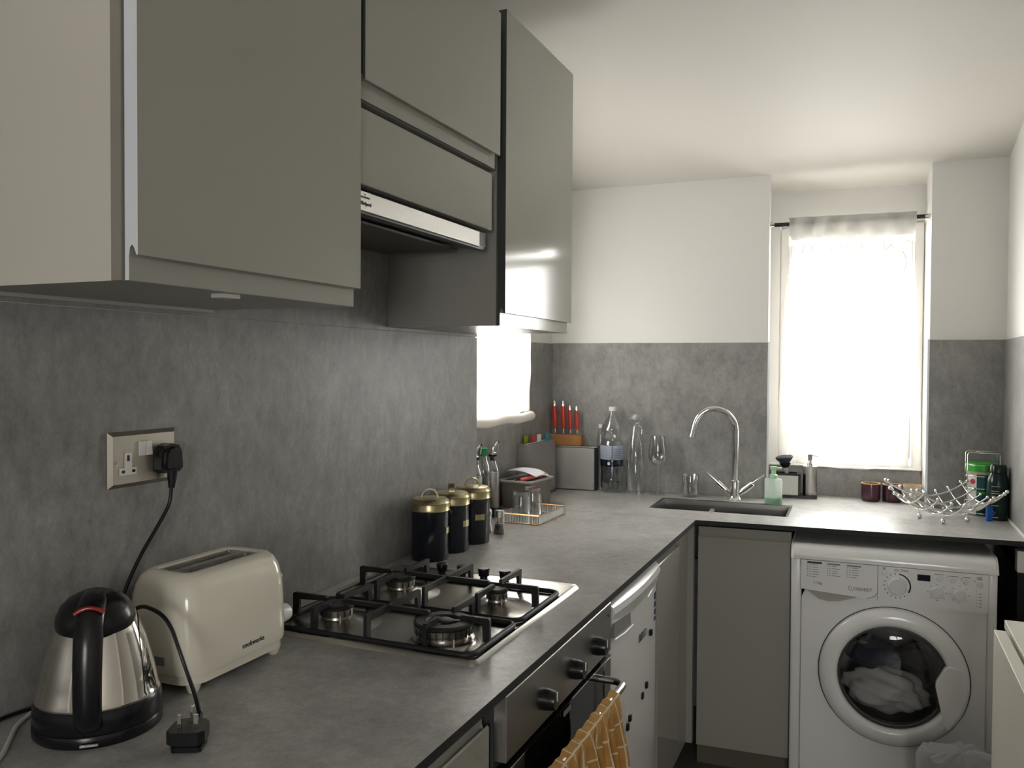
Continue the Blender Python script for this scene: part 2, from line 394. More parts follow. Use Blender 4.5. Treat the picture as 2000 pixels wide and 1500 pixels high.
bm = B(); box(bm, (0.925, 0.150, 1.0215), (1.512, 0.19, 1.029), 0.003); obj('window_sill', bm, UPVC, W1)
bm = B(); box(bm, (1.440, 0.160, 1.45), (1.460, 0.176, 1.56), 0.004); obj('window_handle', bm, UPVC, W1)
# small side window
W2 = thing('window_2', None, None, kind='structure')
bm = B()
t = 0.04
for a_, b_ in (((-0.20, 2.62, 1.235), (-0.15, 2.66, 1.90)), ((-0.20, 3.08, 1.235), (-0.15, 3.12, 1.90)), ((-0.20, 2.66, 1.235), (-0.15, 3.08, 1.275)), ((-0.20, 2.66, 1.86), (-0.15, 3.08, 1.90))):
    box(bm, a_, b_, 0.004, 1)
obj('window_frame', bm, UPVC, W2)
bm = B(); box(bm, (-0.178, 2.66, 1.275), (-0.174, 3.08, 1.86)); obj('pane', bm, PANE, W2)
# rear window behind the camera
W3 = thing('window_3', None, None, kind='structure')
bm = B(); frame_ring(bm, 1.45, 2.45, 1.0, 2.1, 0.06, -2.72, -2.66); box(bm, (1.92, -2.72, 1.06), (1.98, -2.66, 2.04)); obj('window_frame', bm, UPVC, W3)
bm = B(); box(bm, (1.51, -2.695, 1.06), (1.92, -2.690, 2.04)); obj('pane', bm, PANE, W3)
bm = B(); box(bm, (1.98, -2.695, 1.06), (2.39, -2.690, 2.04)); obj('pane', bm, PANE, W3)

# ================================================================== WORKTOPS
def slab(name, polys, label):
    bm = B(); vs = {}
    fs = []
    for poly in polys:
        f = []
        for p in poly:
            k = (round(p[0], 4), round(p[1], 4))
            if k not in vs: vs[k] = bm.verts.new((p[0], p[1], ZW))
            f.append(vs[k])
        fs.append(bm.faces.new(f))
    r = bmesh.ops.extrude_face_region(bm, geom=fs)
    bmesh.ops.translate(bm, verts=[v for v in r['geom'] if isinstance(v, bmesh.types.BMVert)], vec=(0, 0, -0.016))
    o = obj(name, bm, CTOP)
    setmat(o, lambda c, nn: abs(nn.z) < 0.5 or nn.z < 0, EDGEB)
    return tag(o, label, 'worktop')
def bp(u, v): p = BM @ Vector((u, v, 0)); return (p.x, p.y)
SY = 2.937
slab('worktop', [[(0.001, -0.8), (0.648, -0.8), (0.648, SY), (0.001, SY)], [(-0.099, 2.5), (0.001, 2.5), (0.001, SY), (-0.099, SY)]],
     'long grey concrete-look worktop along the left wall carrying the gas hob')
H = dict(a=(0.435, 3.120), b=(0.940, 3.137), c=(0.935, 3.405), d=(0.430, 3.385))
y_fr = lambda x: SY + 0.0015 + (x - 0.648) * 0.068
A0 = (-0.099, y_fr(0.648)); A1 = (0.648, y_fr(0.648)); A2 = (1.668, y_fr(1.668)); A3 = bp(1.7715, -0.001); A4 = bp(1.512, -0.001); A5 = bp(0.925, -0.001); A6 = (-0.099, bp(0, 0)[1] - 0.001)
slab('worktop', [
    [A0, A1, H['a'], H['d'], A6],
    [A1, A2, A3, A4, H['b'], H['a']],
    [H['b'], A4, A5, H['c']], [H['d'], H['c'], A5, A6],
    [A5, A4, bp(1.512, 0.163), bp(0.925, 0.163)]],
    'grey concrete-look worktop under the tall window with the sink cut into it')

# ================================================================== BASE UNITS
def jdoor_top(x_out, thick, z0, z1):
    """profile (x,z) of a door whose handle recess runs along its top edge; face looks to +x"""
    xo, xi = x_out, x_out - thick
    return [(xi, z0), (xo, z0), (xo, z1 - 0.034), (xo - 0.003, z1 - 0.031), (xo - 0.010, z1 - 0.040), (xo - 0.013, z1 - 0.030), (xo - 0.013, z1), (xi, z1)]
c = thing('base_cabinet', 'grey base cabinet nearest the camera, left of the built-in oven', 'cabinet', (0, 0, 0))
bm = B(); box(bm, (0.02, 0.2, 0.10), (0.598, 1.270, 0.882)); obj('carcass', bm, CABIN, c)
bm = B(); prism(bm, jdoor_top(0.622, 0.022, 0.11, 0.866), 0.662, 1.262, 'y'); obj('cabinet_door', bm, CAB, c)
bm = B(); prism(bm, jdoor_top(0.622, 0.022, 0.11, 0.866), 0.205, 0.658, 'y'); obj('cabinet_door', bm, CAB, c)
bm = B(); box(bm, (0.02, 0.2, 0.0), (0.56, 1.270, 0.10)); obj('plinth', bm, DGREY, c)
c = thing('base_cabinet', 'narrow grey corner cabinet right of the small white fridge', 'cabinet', (0, 0, 0))
bm = B(); box(bm, (0.02, 2.462, 0.10), (0.598, 2.93, 0.882)); obj('carcass', bm, CABIN, c)
bm = B(); prism(bm, jdoor_top(0.622, 0.022, 0.11, 0.866), 2.495, 2.80, 'y'); obj('cabinet_door', bm, CAB, c)
bm = B(); box(bm, (0.598, 2.804, 0.11), (0.622, 2.93, 0.880)); obj('corner_post', bm, CAB, c)
bm = B(); box(bm, (0.60, 2.932, 0.11), (0.643, 2.960, 0.878)); obj('corner_filler', bm, CAB, c)
bm = B(); box(bm, (0.598, 2.462, 0.11), (0.610, 2.491, 0.880)); obj('filler_strip', bm, CABIN, c)
bm = B(); box(bm, (0.02, 2.462, 0.0), (0.56, 2.93, 0.10)); obj('plinth', bm, DGREY, c)
c = thing('sink_cabinet', 'grey base cabinet under the sink, left of the washing machine', 'cabinet', (0.648, 2.965, 0), BA)
bm = B()
for a_, b_ in (((0.003, 0.024, 0.10), (0.02, 0.46, 0.87)), ((0.300, 0.024, 0.10), (0.317, 0.46, 0.87)), ((0.02, 0.024, 0.10), (0.30, 0.46, 0.12)), ((0.02, 0.44, 0.12), (0.30, 0.455, 0.60))): box(bm, a_, b_)
obj('carcass', bm, CABIN, c)
pr = [(-xx, zz) for xx, zz in jdoor_top(0.0, 0.022, 0.095, 0.872)]
bm = B(); a_ = [bm.verts.new((0.005, p[0], p[1])) for p in pr]; b_ = [bm.verts.new((0.315, p[0], p[1])) for p in pr]
bm.faces.new(a_); bm.faces.new(b_[::-1])
for i in range(len(pr)): bm.faces.new([a_[i], a_[(i + 1) % len(pr)], b_[(i + 1) % len(pr)], b_[i]])
obj('cabinet_door', bm, CAB, c)
bm = B(); box(bm, (0.0, 0.07, 0.0), (0.317, 0.09, 0.094)); obj('plinth', bm, FLOORM, c)

# ---- oven
ov = thing('built_in_oven', 'built-in steel and black glass oven under the gas hob', 'oven', (0, 1.282, 0))
bm = B(); box(bm, (0.06, 0.002, 0.14), (0.620, 0.622, 0.872)); obj('oven_body', bm, DGREY, ov)
bm = B(); box(bm, (0.620, 0, 0.764), (0.645, 0.624, 0.880), 0.002, 1); obj('control_fascia', bm, STEEL, ov)
bm = B(); box(bm, (0.619, 0.004, 0.20), (0.642, 0.620, 0.748), 0.003, 1); od = obj('oven_door', bm, OVENGL, ov)
bm = B(); box(bm, (0.640, 0.0, 0.20), (0.645, 0.085, 0.749), 0.001, 1); obj('side_trim', bm, STEEL, od)
bm = B(); box(bm, (0.640, 0.580, 0.20), (0.645, 0.624, 0.749), 0.001, 1); obj('side_trim', bm, STEEL, od)
bm = B(); box(bm, (0.640, 0.0, 0.7495), (0.6455, 0.624, 0.7525)); obj('top_trim', bm, CHROME, od)
for ky in (0.175, 0.345, 0.500):
    bm = B()
    R_ = T(0.645, ky, 0.812) @ Matrix.Rotation(pi / 2, 4, 'Y')
    lathe(bm, [(0, -0.0005), (0.020, -0.0005), (0.0205, 0.006), (0.0175, 0.024), (0.0165, 0.027), (0, 0.028)], seg=24, tr=R_)
    k = obj('control_knob', bm, BLACK, ov, smooth=35)
    bm = B(); box(bm, (0.6725, ky - 0.0015, 0.812), (0.6738, ky + 0.0015, 0.829)); obj('pointer', bm, WPLAS, k)
bm = B(); box(bm, (0.645, 0.598, 0.850), (0.6462, 0.603, 0.855)); obj('indicator_lamp', bm, INK, ov)
bm = B(); box(bm, (0.645, 0.29, 0.733), (0.6465, 0.33, 0.743)); obj('door_badge', bm, WGREY, od)
hb = smooth_path([(0.642, 0.49, 0.722), (0.676, 0.492, 0.722), (0.695, 0.499, 0.722), (0.704, 0.515, 0.7215)], 5)
bm = B()
pts = [(0.642, 0.545, 0.722), (0.665, 0.545, 0.722), (0.683, 0.543, 0.722), (0.697, 0.532, 0.722), (0.702, 0.515, 0.722), (0.702, 0.44, 0.722), (0.702, 0.18, 0.722), (0.702, 0.08, 0.722), (0.697, 0.062, 0.722), (0.683, 0.052, 0.722), (0.665, 0.05, 0.722), (0.642, 0.05, 0.722)]
tube(bm, smooth_path(pts, 5), 0.0085, 14); obj('door_handle', bm, STEEL, ov, smooth=50)

# ---- towel hung over the oven handle
def make_towel():
    y0, y1 = 1.345, 1.748
    nu, nv = 46, 40
    bm = B(); uv = bm.loops.layers.uv.new('UVMap'); g = []
    for j in range(nv + 1):
        v = j / nv
        row = []
        for i in range(nu + 1):
            u = i / nu
            fold = 0.007 * sin(u * 27 + 1.3 + 1.5 * sin(v * 2.2)) + 0.005 * sin(u * 53 + v * 5) + 0.003 * sin(u * 83 - v * 7)
            s = v * 0.92 - 0.33        # arc length from the top of the bar; negative hangs behind
            R_ = 0.0125
            if s < 0: th = s / R_
            else: th = s / R_
            if abs(th) < pi / 2:
                rr_ = R_ + 0.0012 * sin(u * 60 + v * 20) + 0.001 * sin(u * 33); x = 0.702 + rr_ * sin(th); z = 0.722 + rr_ * cos(th); amp = 0.15
            else:
                d = abs(s) - R_ * pi / 2; sg = 1 if s > 0 else -1
                amp = min(1.0, 0.15 + d * 9)
                x = 0.702 + sg * R_ + (fold * amp * (2.0 if sg > 0 else 0.4)); z = 0.722 - d
                if sg > 0: x += 0.012 * min(1, d * 6)
            shrink = 0.03 * amp * sin(v * 4) if s > 0 else 0
            y = y0 + (y1 - y0) * (u * (1 - shrink) + shrink / 2) + 0.003 * sin(v * 24 + u * 9) + amp * 0.006 * sin(u * 40 + v * 6)
            if i in (0, nu): y += 0.003 * sin(v * 60)
            row.append((bm.verts.new((x, y, z)), u * 0.5 / 0.5, v))
        g.append(row)
    for j in range(nv):
        for i in range(nu):
            q = [g[j][i], g[j][i + 1], g[j + 1][i + 1], g[j + 1][i]]
            f = bm.faces.new([a[0] for a in q])
            for lp, a in zip(f.loops, q): lp[uv].uv = (a[1], a[2])
    o = obj('tea_towel', bm, TOWEL, smooth=80)
    md = o.modifiers.new('thickness', 'SOLIDIFY'); md.thickness = 0.002; md.offset = 1
    tag(o, 'mustard checked tea towel hung over the oven door handle', 'towel')
    bm = B()
    tube(bm, smooth_path([(0.716, 1.747, 0.715), (0.722, 1.758, 0.690), (0.722, 1.763, 0.655), (0.720, 1.760, 0.625)], 5), 0.0006, 5)
    obj('loose_thread', bm, TOWEL, o)
make_towel()

# ---- small fridge
fr = thing('undercounter_fridge', 'white undercounter fridge between the oven and the corner cabinet', 'fridge', (0, 1.950, 0))
bm = B(); box(bm, (0.06, 0.004, 0.03), (0.575, 0.492, 0.868), 0.004, 1); obj('fridge_body', bm, WMACH, fr)
def fridge_door():
    bm = B(); n = 14
    rows = []
    zs = [0.06, 0.40, 0.70, 0.7705, 0.772, 0.800, 0.801, 0.835, 0.850, 0.860, 0.866]
    bulge = [0, 0, 0, 0.000, 0.000, 0.0, 0.004, 0.014, 0.010, -0.002, -0.02]
    for z, b_ in zip(zs, bulge):
        rows.append([bm.verts.new((0.622 + 0.012 * sin(pi * i / n) ** 0.8 + b_ + 0.004, 0.003 + 0.488 * i / n, z)) for i in range(n + 1)])
    for r0, r1 in zip(rows, rows[1:]):
        for i in range(n): bm.faces.new([r0[i], r0[i + 1], r1[i + 1], r1[i]])
    back = [bm.verts.new((0.58, 0.003 + 0.488 * i / n, z)) for z in (0.06, 0.866) for i in (0, n)]
    b0, b1, b2, b3 = back
    bm.faces.new(rows[0] + [b1, b0]); bm.faces.new(rows[-1] + [b3, b2])
    bm.faces.new([r[0] for r in rows] + [b2, b0]); bm.faces.new([r[-1] for r in rows] + [b3, b1]); bm.faces.new([b0, b1, b3, b2])
    return obj('fridge_door', bm, WMACH, fr, smooth=30)
fd = fridge_door()
bm = B(); prism(bm, [(0.006, 0.775), (0.16, 0.768), (0.155, 0.802), (0.006, 0.812)], 0.628, 0.6392, 'x'); obj('handle_recess', bm, mat('grip_shade_grey', (0.24, 0.24, 0.235), 0.4, var=0.05), fd)  # shallow block in darker grey; the colour carries the shade of the recess
bm = B(); tube(bm, [(0.640, 0.006, 0.772), (0.645, 0.08, 0.768), (0.644, 0.165, 0.765)], 0.0025, 6); obj('handle_lip', bm, WPLAS, fd, smooth=50)
bm = B(); tube(bm, [(0.638, 0.345, 0.790), (0.635, 0.40, 0.796), (0.629, 0.462, 0.806)], 0.0025, 6); obj('handle_lip', bm, WPLAS, fd, smooth=50)
text('brand_lettering', 'BEKO', 0.030, fmat((0.6395, 0.285, 0.700), (0, 1, 0), (0, 0, 1)), INK, fd, sp=1.05)
bm = B(); box(bm, (0.6275, 0.440, 0.690), (0.630, 0.476, 0.775), 0.0005, 1); lb = obj('energy_label', bm, NAVY, fd, label='blue energy rating sticker')
for k in range(3):
    bm = B(); box(bm, (0.6300, 0.445, 0.703 + k * 0.022), (0.6306, 0.471, 0.709 + k * 0.022)); obj('printed_line', bm, LGREYP, lb)
for (my, mz) in ((0.382, 0.680), (0.335, 0.545), (0.288, 0.532), (0.160, 0.520), (0.137, 0.505)):
    bm = B(); box(bm, (0.634, my - 0.0075, mz - 0.009), (0.643, my + 0.0075, mz + 0.009), 0.002, 1)
    tag(obj('fridge_magnet', bm, BLACK), '', 'magnet')
# place magnets as things stuck on the fridge
mags = [o for o in COL.objects if o.name.startswith('fridge_magnet')]
mlab = ['small black magnet beside the lettering on the white fridge, highest of five', 'small black magnet on the fridge, second highest of five', 'small black magnet on the fridge, third highest of five',
        'small black magnet on the fridge, upper of the lowest pair', 'small black magnet on the fridge, lowest of all']
for o, s_ in zip(mags, mlab): o.location = (0, 1.950, 0); o['label'] = s_; o['group'] = 'black magnets on the fridge door'

# ================================================================== WALL UNITS
def jdoor_bottom(xo, th, z0, z1):
    xi = xo - th
    return [(xi, z0), (xi + 0.007, z0), (xi + 0.007, z0 + 0.030), (xi + 0.0085, z0 + 0.041), (xi + 0.012, z0 + 0.045), (xi + 0.0155, z0 + 0.041), (xo - 0.002, z0 + 0.031), (xo, z0 + 0.032), (xo, z1), (xi, z1)]
def wall_unit(label, y0, y1, z0, z1, sidemat=CABIN):
    c = thing('wall_cabinet', label, 'cabinet', (0, y0, z0))
    L, Hh = y1 - y0, z1 - z0
    bm = B(); box(bm, (0.007, 0.0, 0.0), (0.325, L, Hh)); o = obj('carcass', bm, CABIN, c)
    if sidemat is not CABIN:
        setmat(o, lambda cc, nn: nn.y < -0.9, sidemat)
        bm = B(); box(bm, (0.309, -0.0015, 0.0), (0.3255, 0.001, Hh)); obj('door_gap_shade', bm, GREYB, c)  # darker beige strip painting the shade of the gap behind the door
    bm = B(); prism(bm, jdoor_bottom(0.350, 0.022, 0.0, Hh), 0.003, L - 0.003, 'y'); d = obj('cabinet_door', bm, CAB, c)
    setmat(d, lambda cc, nn: nn.y < -0.9, EDGE if sidemat is CREAM else DGREY)
    return c, d
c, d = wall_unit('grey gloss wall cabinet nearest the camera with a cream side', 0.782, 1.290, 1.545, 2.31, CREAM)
bm = B(); box(bm, (0.285, 0.20, -0.006), (0.31, 0.235, 0.0005)); obj('light_clip', bm, WPLAS, c)
bm = B(); box(bm, (0.007, 0.0, -0.006), (0.012, 0.50, 0.0)); obj('lower_lip', bm, LGREYP, c)
wall_unit('short grey lift-up wall cabinet above the cooker hood', 1.298, 1.908, 1.928, 2.31)
wall_unit('narrow grey gloss wall cabinet nearest the window, reflecting it', 1.938, 2.455, 1.540, 2.335)
hd = thing('cooker_hood', 'built-in cooker hood with grey front flap and steel strip', 'cooker hood', (0, 1.298, 1.72))
bm = B(); box(bm, (0.007, 0.004, 0.055), (0.310, 0.606, 0.195)); obj('hood_housing', bm, CABIN, hd)
bm = B(); box(bm, (0.318, 0.002, 0.052), (0.337, 0.588, 0.192), 0.0015, 1); obj('front_flap', bm, CAB, hd)
bm = B(); prism(bm, [(0.02, 0.045), (0.27, 0.012), (0.318, 0.004), (0.322, 0.012), (0.322, 0.045)], 0.006, 0.585, 'y'); obj('hood_body', bm, DGREY, hd)
bm = B(); box(bm, (0.321, 0.002, 0.006), (0.329, 0.535, 0.043), 0.001, 1); obj('steel_strip', bm, STEEL, hd)
bm = B(); box(bm, (0.05, 0.05, 0.003), (0.26, 0.55, 0.008), tr=Matrix.Rotation(rad(0), 4, 'X')); 
obj('grease_filter', bm, mat('filter_mesh', (0.10, 0.095, 0.085), 0.5, 0.6, bump=0.8, bscale=150), hd)
mwv = fmat((0.3293, 0.035, 0.020), (0, 1, 0), (0, 0, 1))
text('brand_lettering', 'Whirlpool', 0.010, mwv, INK, hd)
bm = B()
for k in range(5): box(bm, (0.3290, 0.022 + k * 0.006, 0.0302), (0.3296, 0.0262 + k * 0.006, 0.0332))
box(bm, (0.3290, 0.0335, 0.0355), (0.3296, 0.0365, 0.038)); obj('brand_emblem', bm, INK, hd)

# ================================================================== GAS HOB
hob = thing('gas_hob', 'four burner steel gas hob with black pan supports', 'hob', (0.048, 1.334, ZW))
HW, HD = 0.515, 0.588
def plate():
    bm = B()
    P = [rrect(0, 0, HW, HD, 0.014), rrect(0.006, 0.006, HW - 0.006, HD - 0.006, 0.012), rrect(0.014, 0.014, HW - 0.014, HD - 0.014, 0.010)]
    zs = [0.0, 0.009, 0.006]
    rings = [[bm.verts.new((x, y, z)) for x, y in p] for p, z in zip(P, zs)]
    top = [bm.verts.new((x, y, 0.003)) for x, y in rrect(0.001, 0.001, HW - 0.001, HD - 0.001, 0.014)]
    seq = [rings[0], top, rings[1], rings[2]]
    n = len(rings[0])
    for A, C in zip(seq, seq[1:]):
        for i in range(n): bm.faces.new([A[i], A[(i + 1) % n], C[(i + 1) % n], C[i]])
    bm.faces.new(rings[2]); bm.faces.new(rings[0][::-1])
    return obj('hob_plate', bm, HOBS, hob, smooth=30)
hp = plate()
burn = [(0.148, 0.100, 0.034, 0.026, 0), (0.407, 0.082, 0.056, 0.036, 1), (0.150, 0.352, 0.034, 0.026, 0), (0.402, 0.342, 0.023, 0.022, 0)]
for k, (bx, by, br, bh, wok) in enumerate(burn):
    bm = B()
    R1 = 0.064 if wok else (0.075 if br > 0.03 else 0.062)
    lathe(bm, [(R1 + (0.008 if wok else 0.018), 0.0060), (R1, 0.0075), (R1 * (0.93 if wok else 0.72), 0.0130), (br + 0.004, 0.018), (br, 0.019), (0, 0.019)], (bx, by, 0), 48); 
    obj('burner_dish', bm, HOBS, hob, smooth=50)
    bu = None
    bm = B(); z0 = 0.019
    if wok:
        lathe(bm, [(0, z0), (br - 0.008, z0), (br - 0.008, z0 + 0.006), (br - 0.002, z0 + 0.010), (br, z0 + 0.022), (br - 0.004, z0 + 0.024), (0, z0 + 0.024)], (bx, by, 0), 48)
    else:
        lathe(bm, [(0, z0), (br - 0.003, z0), (br - 0.004, z0 + 0.004), (br - 0.001, z0 + 0.006), (br, z0 + 0.019), (br - 0.003, z0 + 0.020), (0, z0 + 0.020)], (bx, by, 0), 40)
    bu = obj('burner', bm, mat('burner_alloy', (0.42, 0.40, 0.36), 0.3, 1.0, var=0.1) if k == 0 else bpy.data.materials['burner_alloy'], hob, smooth=40)
    nsl = 28 if wok else 14
    bm = B()
    for i in range(nsl):
        a_ = 2 * pi * i / nsl
        box(bm, (br - 0.003, -0.0012, z0 + 0.007), (br + 0.0006, 0.0012, z0 + (0.021 if wok else 0.017)), tr=T(bx, by, 0) @ Matrix.Rotation(a_, 4, 'Z'))
    obj('flame_slots', bm, BLACKM, bu, kind='stuff')
    bm = B()
    if wok:
        lathe(bm, [(0.032, z0 + 0.024), (br + 0.0015, z0 + 0.024), (br + 0.002, z0 + 0.028), (br - 0.002, z0 + 0.031), (0.034, z0 + 0.031), (0.031, z0 + 0.028), (0.032, z0 + 0.024)], (bx, by, 0), 48)
        cap = obj('burner_cap', bm, BLACKM, bu, smooth=35)
        bm = B(); lathe(bm, [(0, z0 + 0.024), (0.018, z0 + 0.024), (0.0185, z0 + 0.030), (0.015, z0 + 0.032), (0, z0 + 0.032)], (bx, by, 0), 32)
        for i in range(3): box(bm, (0.015, -0.006, z0 + 0.0245), (0.034, 0.006, z0 + 0.0295), tr=T(bx, by, 0) @ Matrix.Rotation(2 * pi * i / 3 + 0.5, 4, 'Z'))
        obj('burner_cap', bm, BLACKM, bu, smooth=35)
    else:
        lathe(bm, [(0, z0 + 0.020), (br + 0.001, z0 + 0.020), (br + 0.0015, z0 + 0.024), (br - 0.002, z0 + 0.0265), (br - 0.010, z0 + 0.0272), (0, z0 + 0.0265)], (bx, by, 0), 40)
        obj('burner_cap', bm, BLACKM, bu, smooth=35)
    bm = B(); lathe(bm, [(0, z0 - 0.004), (0.002, z0 - 0.004), (0.0016, z0 + 0.010), (0, z0 + 0.012)], (bx + (br + 0.007) * 0.7, by - (br + 0.007) * 0.7, 0), 8); obj('igniter', bm, LGREYP, bu, smooth=40)
def grate(y0, y1, byy, bxs, gaps):
    g = thing('pan_support', None, None); g.parent = hob
    zf, zt = 0.012, 0.058
    bm = B(); P = rrect(0.040, y0, 0.497, y1, 0.022, 6)
    tube(bm, [(x, y, zf) for x, y in P], 0.0058, 8, closed=True); obj('support_frame', bm, BLACKM, g, smooth=50)
    def bar(p, q, legp, legq):
        bm = B(); d = Vector((q[0] - p[0], q[1] - p[1], 0)); L = d.length; ang = math.atan2(d.y, d.x)
        tr = T(p[0], p[1], 0) @ Matrix.Rotation(ang, 4, 'Z')
        hw = 0.0038
        poly = [(0, zt - 0.003), (0.003, zt), (L - 0.003, zt), (L, zt - 0.003)]
        if legq: poly += [(L, zf), (L - 0.014, zf), (L - 0.016, zt - 0.013)]
        else: poly += [(L, zt - 0.009)]
        if legp: poly += [(0.016, zt - 0.013), (0.014, zf), (0, zf)]
        else: poly += [(0, zt - 0.009)]
        prism(bm, poly, -hw, hw, 'y', tr=tr)
        obj('support_bar', bm, BLACKM, g)
    ga, gb = gaps
    bar((0.040, byy), (bxs[0] - ga, byy), True, False)
    bar((bxs[0] + ga, byy), (bxs[1] - gb, byy), False, False)
    bar((bxs[1] + gb, byy), (0.497, byy), False, True)
    mid = (bxs[0] + bxs[1]) / 2 
    bar((mid - .003, y0), (mid - .003, y1), True, True)
    for bx, gg in zip(bxs, gaps):
        bar((bx, y0), (bx, byy - gg), True, False); bar((bx, y1), (bx, byy + gg), True, False)
grate(0.017, 0.228, 0.100, (0.148, 0.400), (0.022, 0.034))
grate(0.244, 0.486, 0.352, (0.150, 0.398), (0.022, 0.018))
for kx in (0.158, 0.216, 0.275, 0.333):
    bm = B(); lathe(bm, [(0, 0.006), (0.010, 0.006), (0.009, 0.012), (0.0130, 0.014), (0.0150, 0.030), (0.0140, 0.033), (0, 0.033)], (kx, 0.545, 0), 20)
    obj('hob_knob', bm, BLACK, hob, smooth=35)

# ================================================================== SINK AND TAP
sk = thing('sink', 'rectangular undermounted steel sink under the tall window', 'sink', (0, 0, 0))
def sink():
    bm = B()
    def ins(d, z):
        a_, b_, c_, d_ = [Vector((*H[k], 0)) for k in 'abcd']
        cen = (a_ + b_ + c_ + d_) / 4
        out = []
        for p in (a_, b_, c_, d_):
            q = p.copy(); q.x += d if p.x < cen.x else -d; q.y += d if p.y < cen.y else -d; q.z = z; out.append(bm.verts.new(q))
        return out
    rs = [ins(0.0, ZW - 0.016), ins(0.001, ZW - 0.0005), ins(0.010, ZW - 0.002), ins(0.012, ZW - 0.02), ins(0.02, ZW - 0.175), ins(0.04, ZW - 0.19), ]
    for A, C in zip(rs, rs[1:]):
        for i in range(4): bm.faces.new([A[i], A[(i + 1) % 4], C[(i + 1) % 4], C[i]])
    bm.faces.new(rs[-1])
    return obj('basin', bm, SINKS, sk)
sink()
bm = B(); lathe(bm, [(0.045, -0.001), (0.043, 0.003), (0.030, 0.002), (0.0, -0.0)], (0.69, 3.26, ZW - 0.189), 28); obj('drain', bm, CHROME, sk, smooth=40)
bm = B(); prism(bm, rrect(-0.05, -0.008, 0.05, 0.008, 0.007), 0, 0.003, 'z', tr=T(0.72, 3.378, ZW - 0.045) @ Matrix.Rotation(pi / 2 + 0.05, 4, 'X')); obj('overflow_slot', bm, SINKS, sk, smooth=40)

tap = thing('kitchen_tap', 'chrome swan-neck mixer tap behind the sink', 'tap', (0.708, 3.452, ZW))
bm = B(); lathe(bm, [(0, 0), (0.030, 0), (0.030, 0.004), (0.024, 0.010), (0.021, 0.018), (0.0195, 0.070), (0.017, 0.080), (0.0, 0.082)], seg=32); obj('tap_body', bm, CHROME, tap, smooth=40)
fwd = Vector((-0.94, -0.25, 0)).normalized(); fwd.z = 0
pts = [Vector((0, 0, 0.07)), Vector((0, 0, 0.15)), Vector((0, 0, 0.27))]
Rr = 0.082; zc = 0.282
for k in range(0, 13):
    a_ = pi * k / 12 * 0.95
    pts.append(fwd * (Rr - Rr * cos(a_)) + Vector((0, 0, zc + Rr * 1.05 * sin(a_))))
_l = pts[-1]; pts.append(_l + fwd * 0.010 + Vector((0, 0, -0.045)))
bm = B(); tube(bm, smooth_path(pts, 4), 0.0125, 18); obj('swan_neck_spout', bm, CHROME, tap, smooth=60)
for s_ in (-1, 1):
    side = Vector((0.99 * s_, 0.06 * s_ - 0.05, 0))
    p0 = Vector((0, 0, 0.020)) + side * 0.012; d = (side * 0.72 + Vector((0, 0, 0.62))).normalized()
    bm = B(); tube(bm, [p0, p0 + d * 0.030, p0 + d * 0.031, p0 + d * 0.075, p0 + d * 0.077], [0.010, 0.012, 0.014, 0.0135, 0.011], 18)
    h = obj('tap_handle', bm, CHROME, tap, smooth=40)
    bm = B(); tube(bm, [p0 + d * 0.070, p0 + d * 0.10, p0 + d * 0.135], [0.0055, 0.0050, 0.0028], 12); obj('lever', bm, CHROME, h, smooth=50)

# ================================================================== WASHING MACHINE
wm = thing('washing_machine', 'white front-loading washing machine under the back worktop', 'washing machine', (0.968, 2.942, 0), rad(1.3))
WW = 0.610
bm = B()
o4 = [(0.0, 0.03), (WW, 0.03), (WW, 0.80), (0.0, 0.80)]; i4 = [(0.012, 0.042), (WW - 0.012, 0.042), (WW - 0.012, 0.788), (0.012, 0.788)]
of, ob_ = [[bm.verts.new((x, y, z)) for x, z in o4] for y in (0.024, 0.50)]; if_, ib = [[bm.verts.new((x, y, z)) for x, z in i4] for y in (0.024, 0.488)]
for i in range(4):
    j = (i + 1) % 4
    for q in ((of[i], of[j], ob_[j], ob_[i]), (if_[i], if_[j], ib[j], ib[i]), (of[i], of[j], if_[j], if_[i])): bm.faces.new(q)
bm.faces.new(ob_); bm.faces.new(ib)
obj('machine_body', bm, WMACH, wm, smooth=35)
# front panel with side posts set back
def front():
    bm = B(); hx, hz, R_ = 0.315, 0.440, 0.212; n = 64
    cor = [(0.035, 0.035), (WW - 0.03, 0.035), (WW - 0.03, 0.705), (0.035, 0.705)]
    hole = [bm.verts.new((hx + R_ * cos(2 * pi * i / n), 0.0, hz + R_ * sin(2 * pi * i / n))) for i in range(n)]
    def sq(i):
        a_ = 2 * pi * i / n; c_, s_ = cos(a_), sin(a_)
        ts = []
        if c_ > 1e-9: ts.append((WW - 0.03 - hx) / c_)
        if c_ < -1e-9: ts.append((0.035 - hx) / c_)
        if s_ > 1e-9: ts.append((0.705 - hz) / s_)
        if s_ < -1e-9: ts.append((0.035 - hz) / s_)
        t = min(ts); return (hx + t * c_, hz + t * s_)
    outer = [bm.verts.new((sq(i)[0], 0.0, sq(i)[1])) for i in range(n)]
    back = [bm.verts.new((v.co.x, 0.022, v.co.z)) for v in outer]; hb_ = [bm.verts.new((v.co.x, 0.05, v.co.z)) for v in hole]
    for i in range(n):
        j = (i + 1) % n
        bm.faces.new([hole[i], hole[j], outer[j], outer[i]]); bm.faces.new([outer[i], outer[j], back[j], back[i]]); bm.faces.new([hole[i], hole[j], hb_[j], hb_[i]])
    return obj('front_panel', bm, WMACH, wm)
front()
for x0_, x1_ in ((0.0, 0.034), (WW - 0.030, WW)):
    bm = B(); box(bm, (x0_, 0.006, 0.03), (x1_, 0.04, 0.800), 0.008, 3); obj('corner_post', bm, WMACH, wm, smooth=40)
bm = B(); 
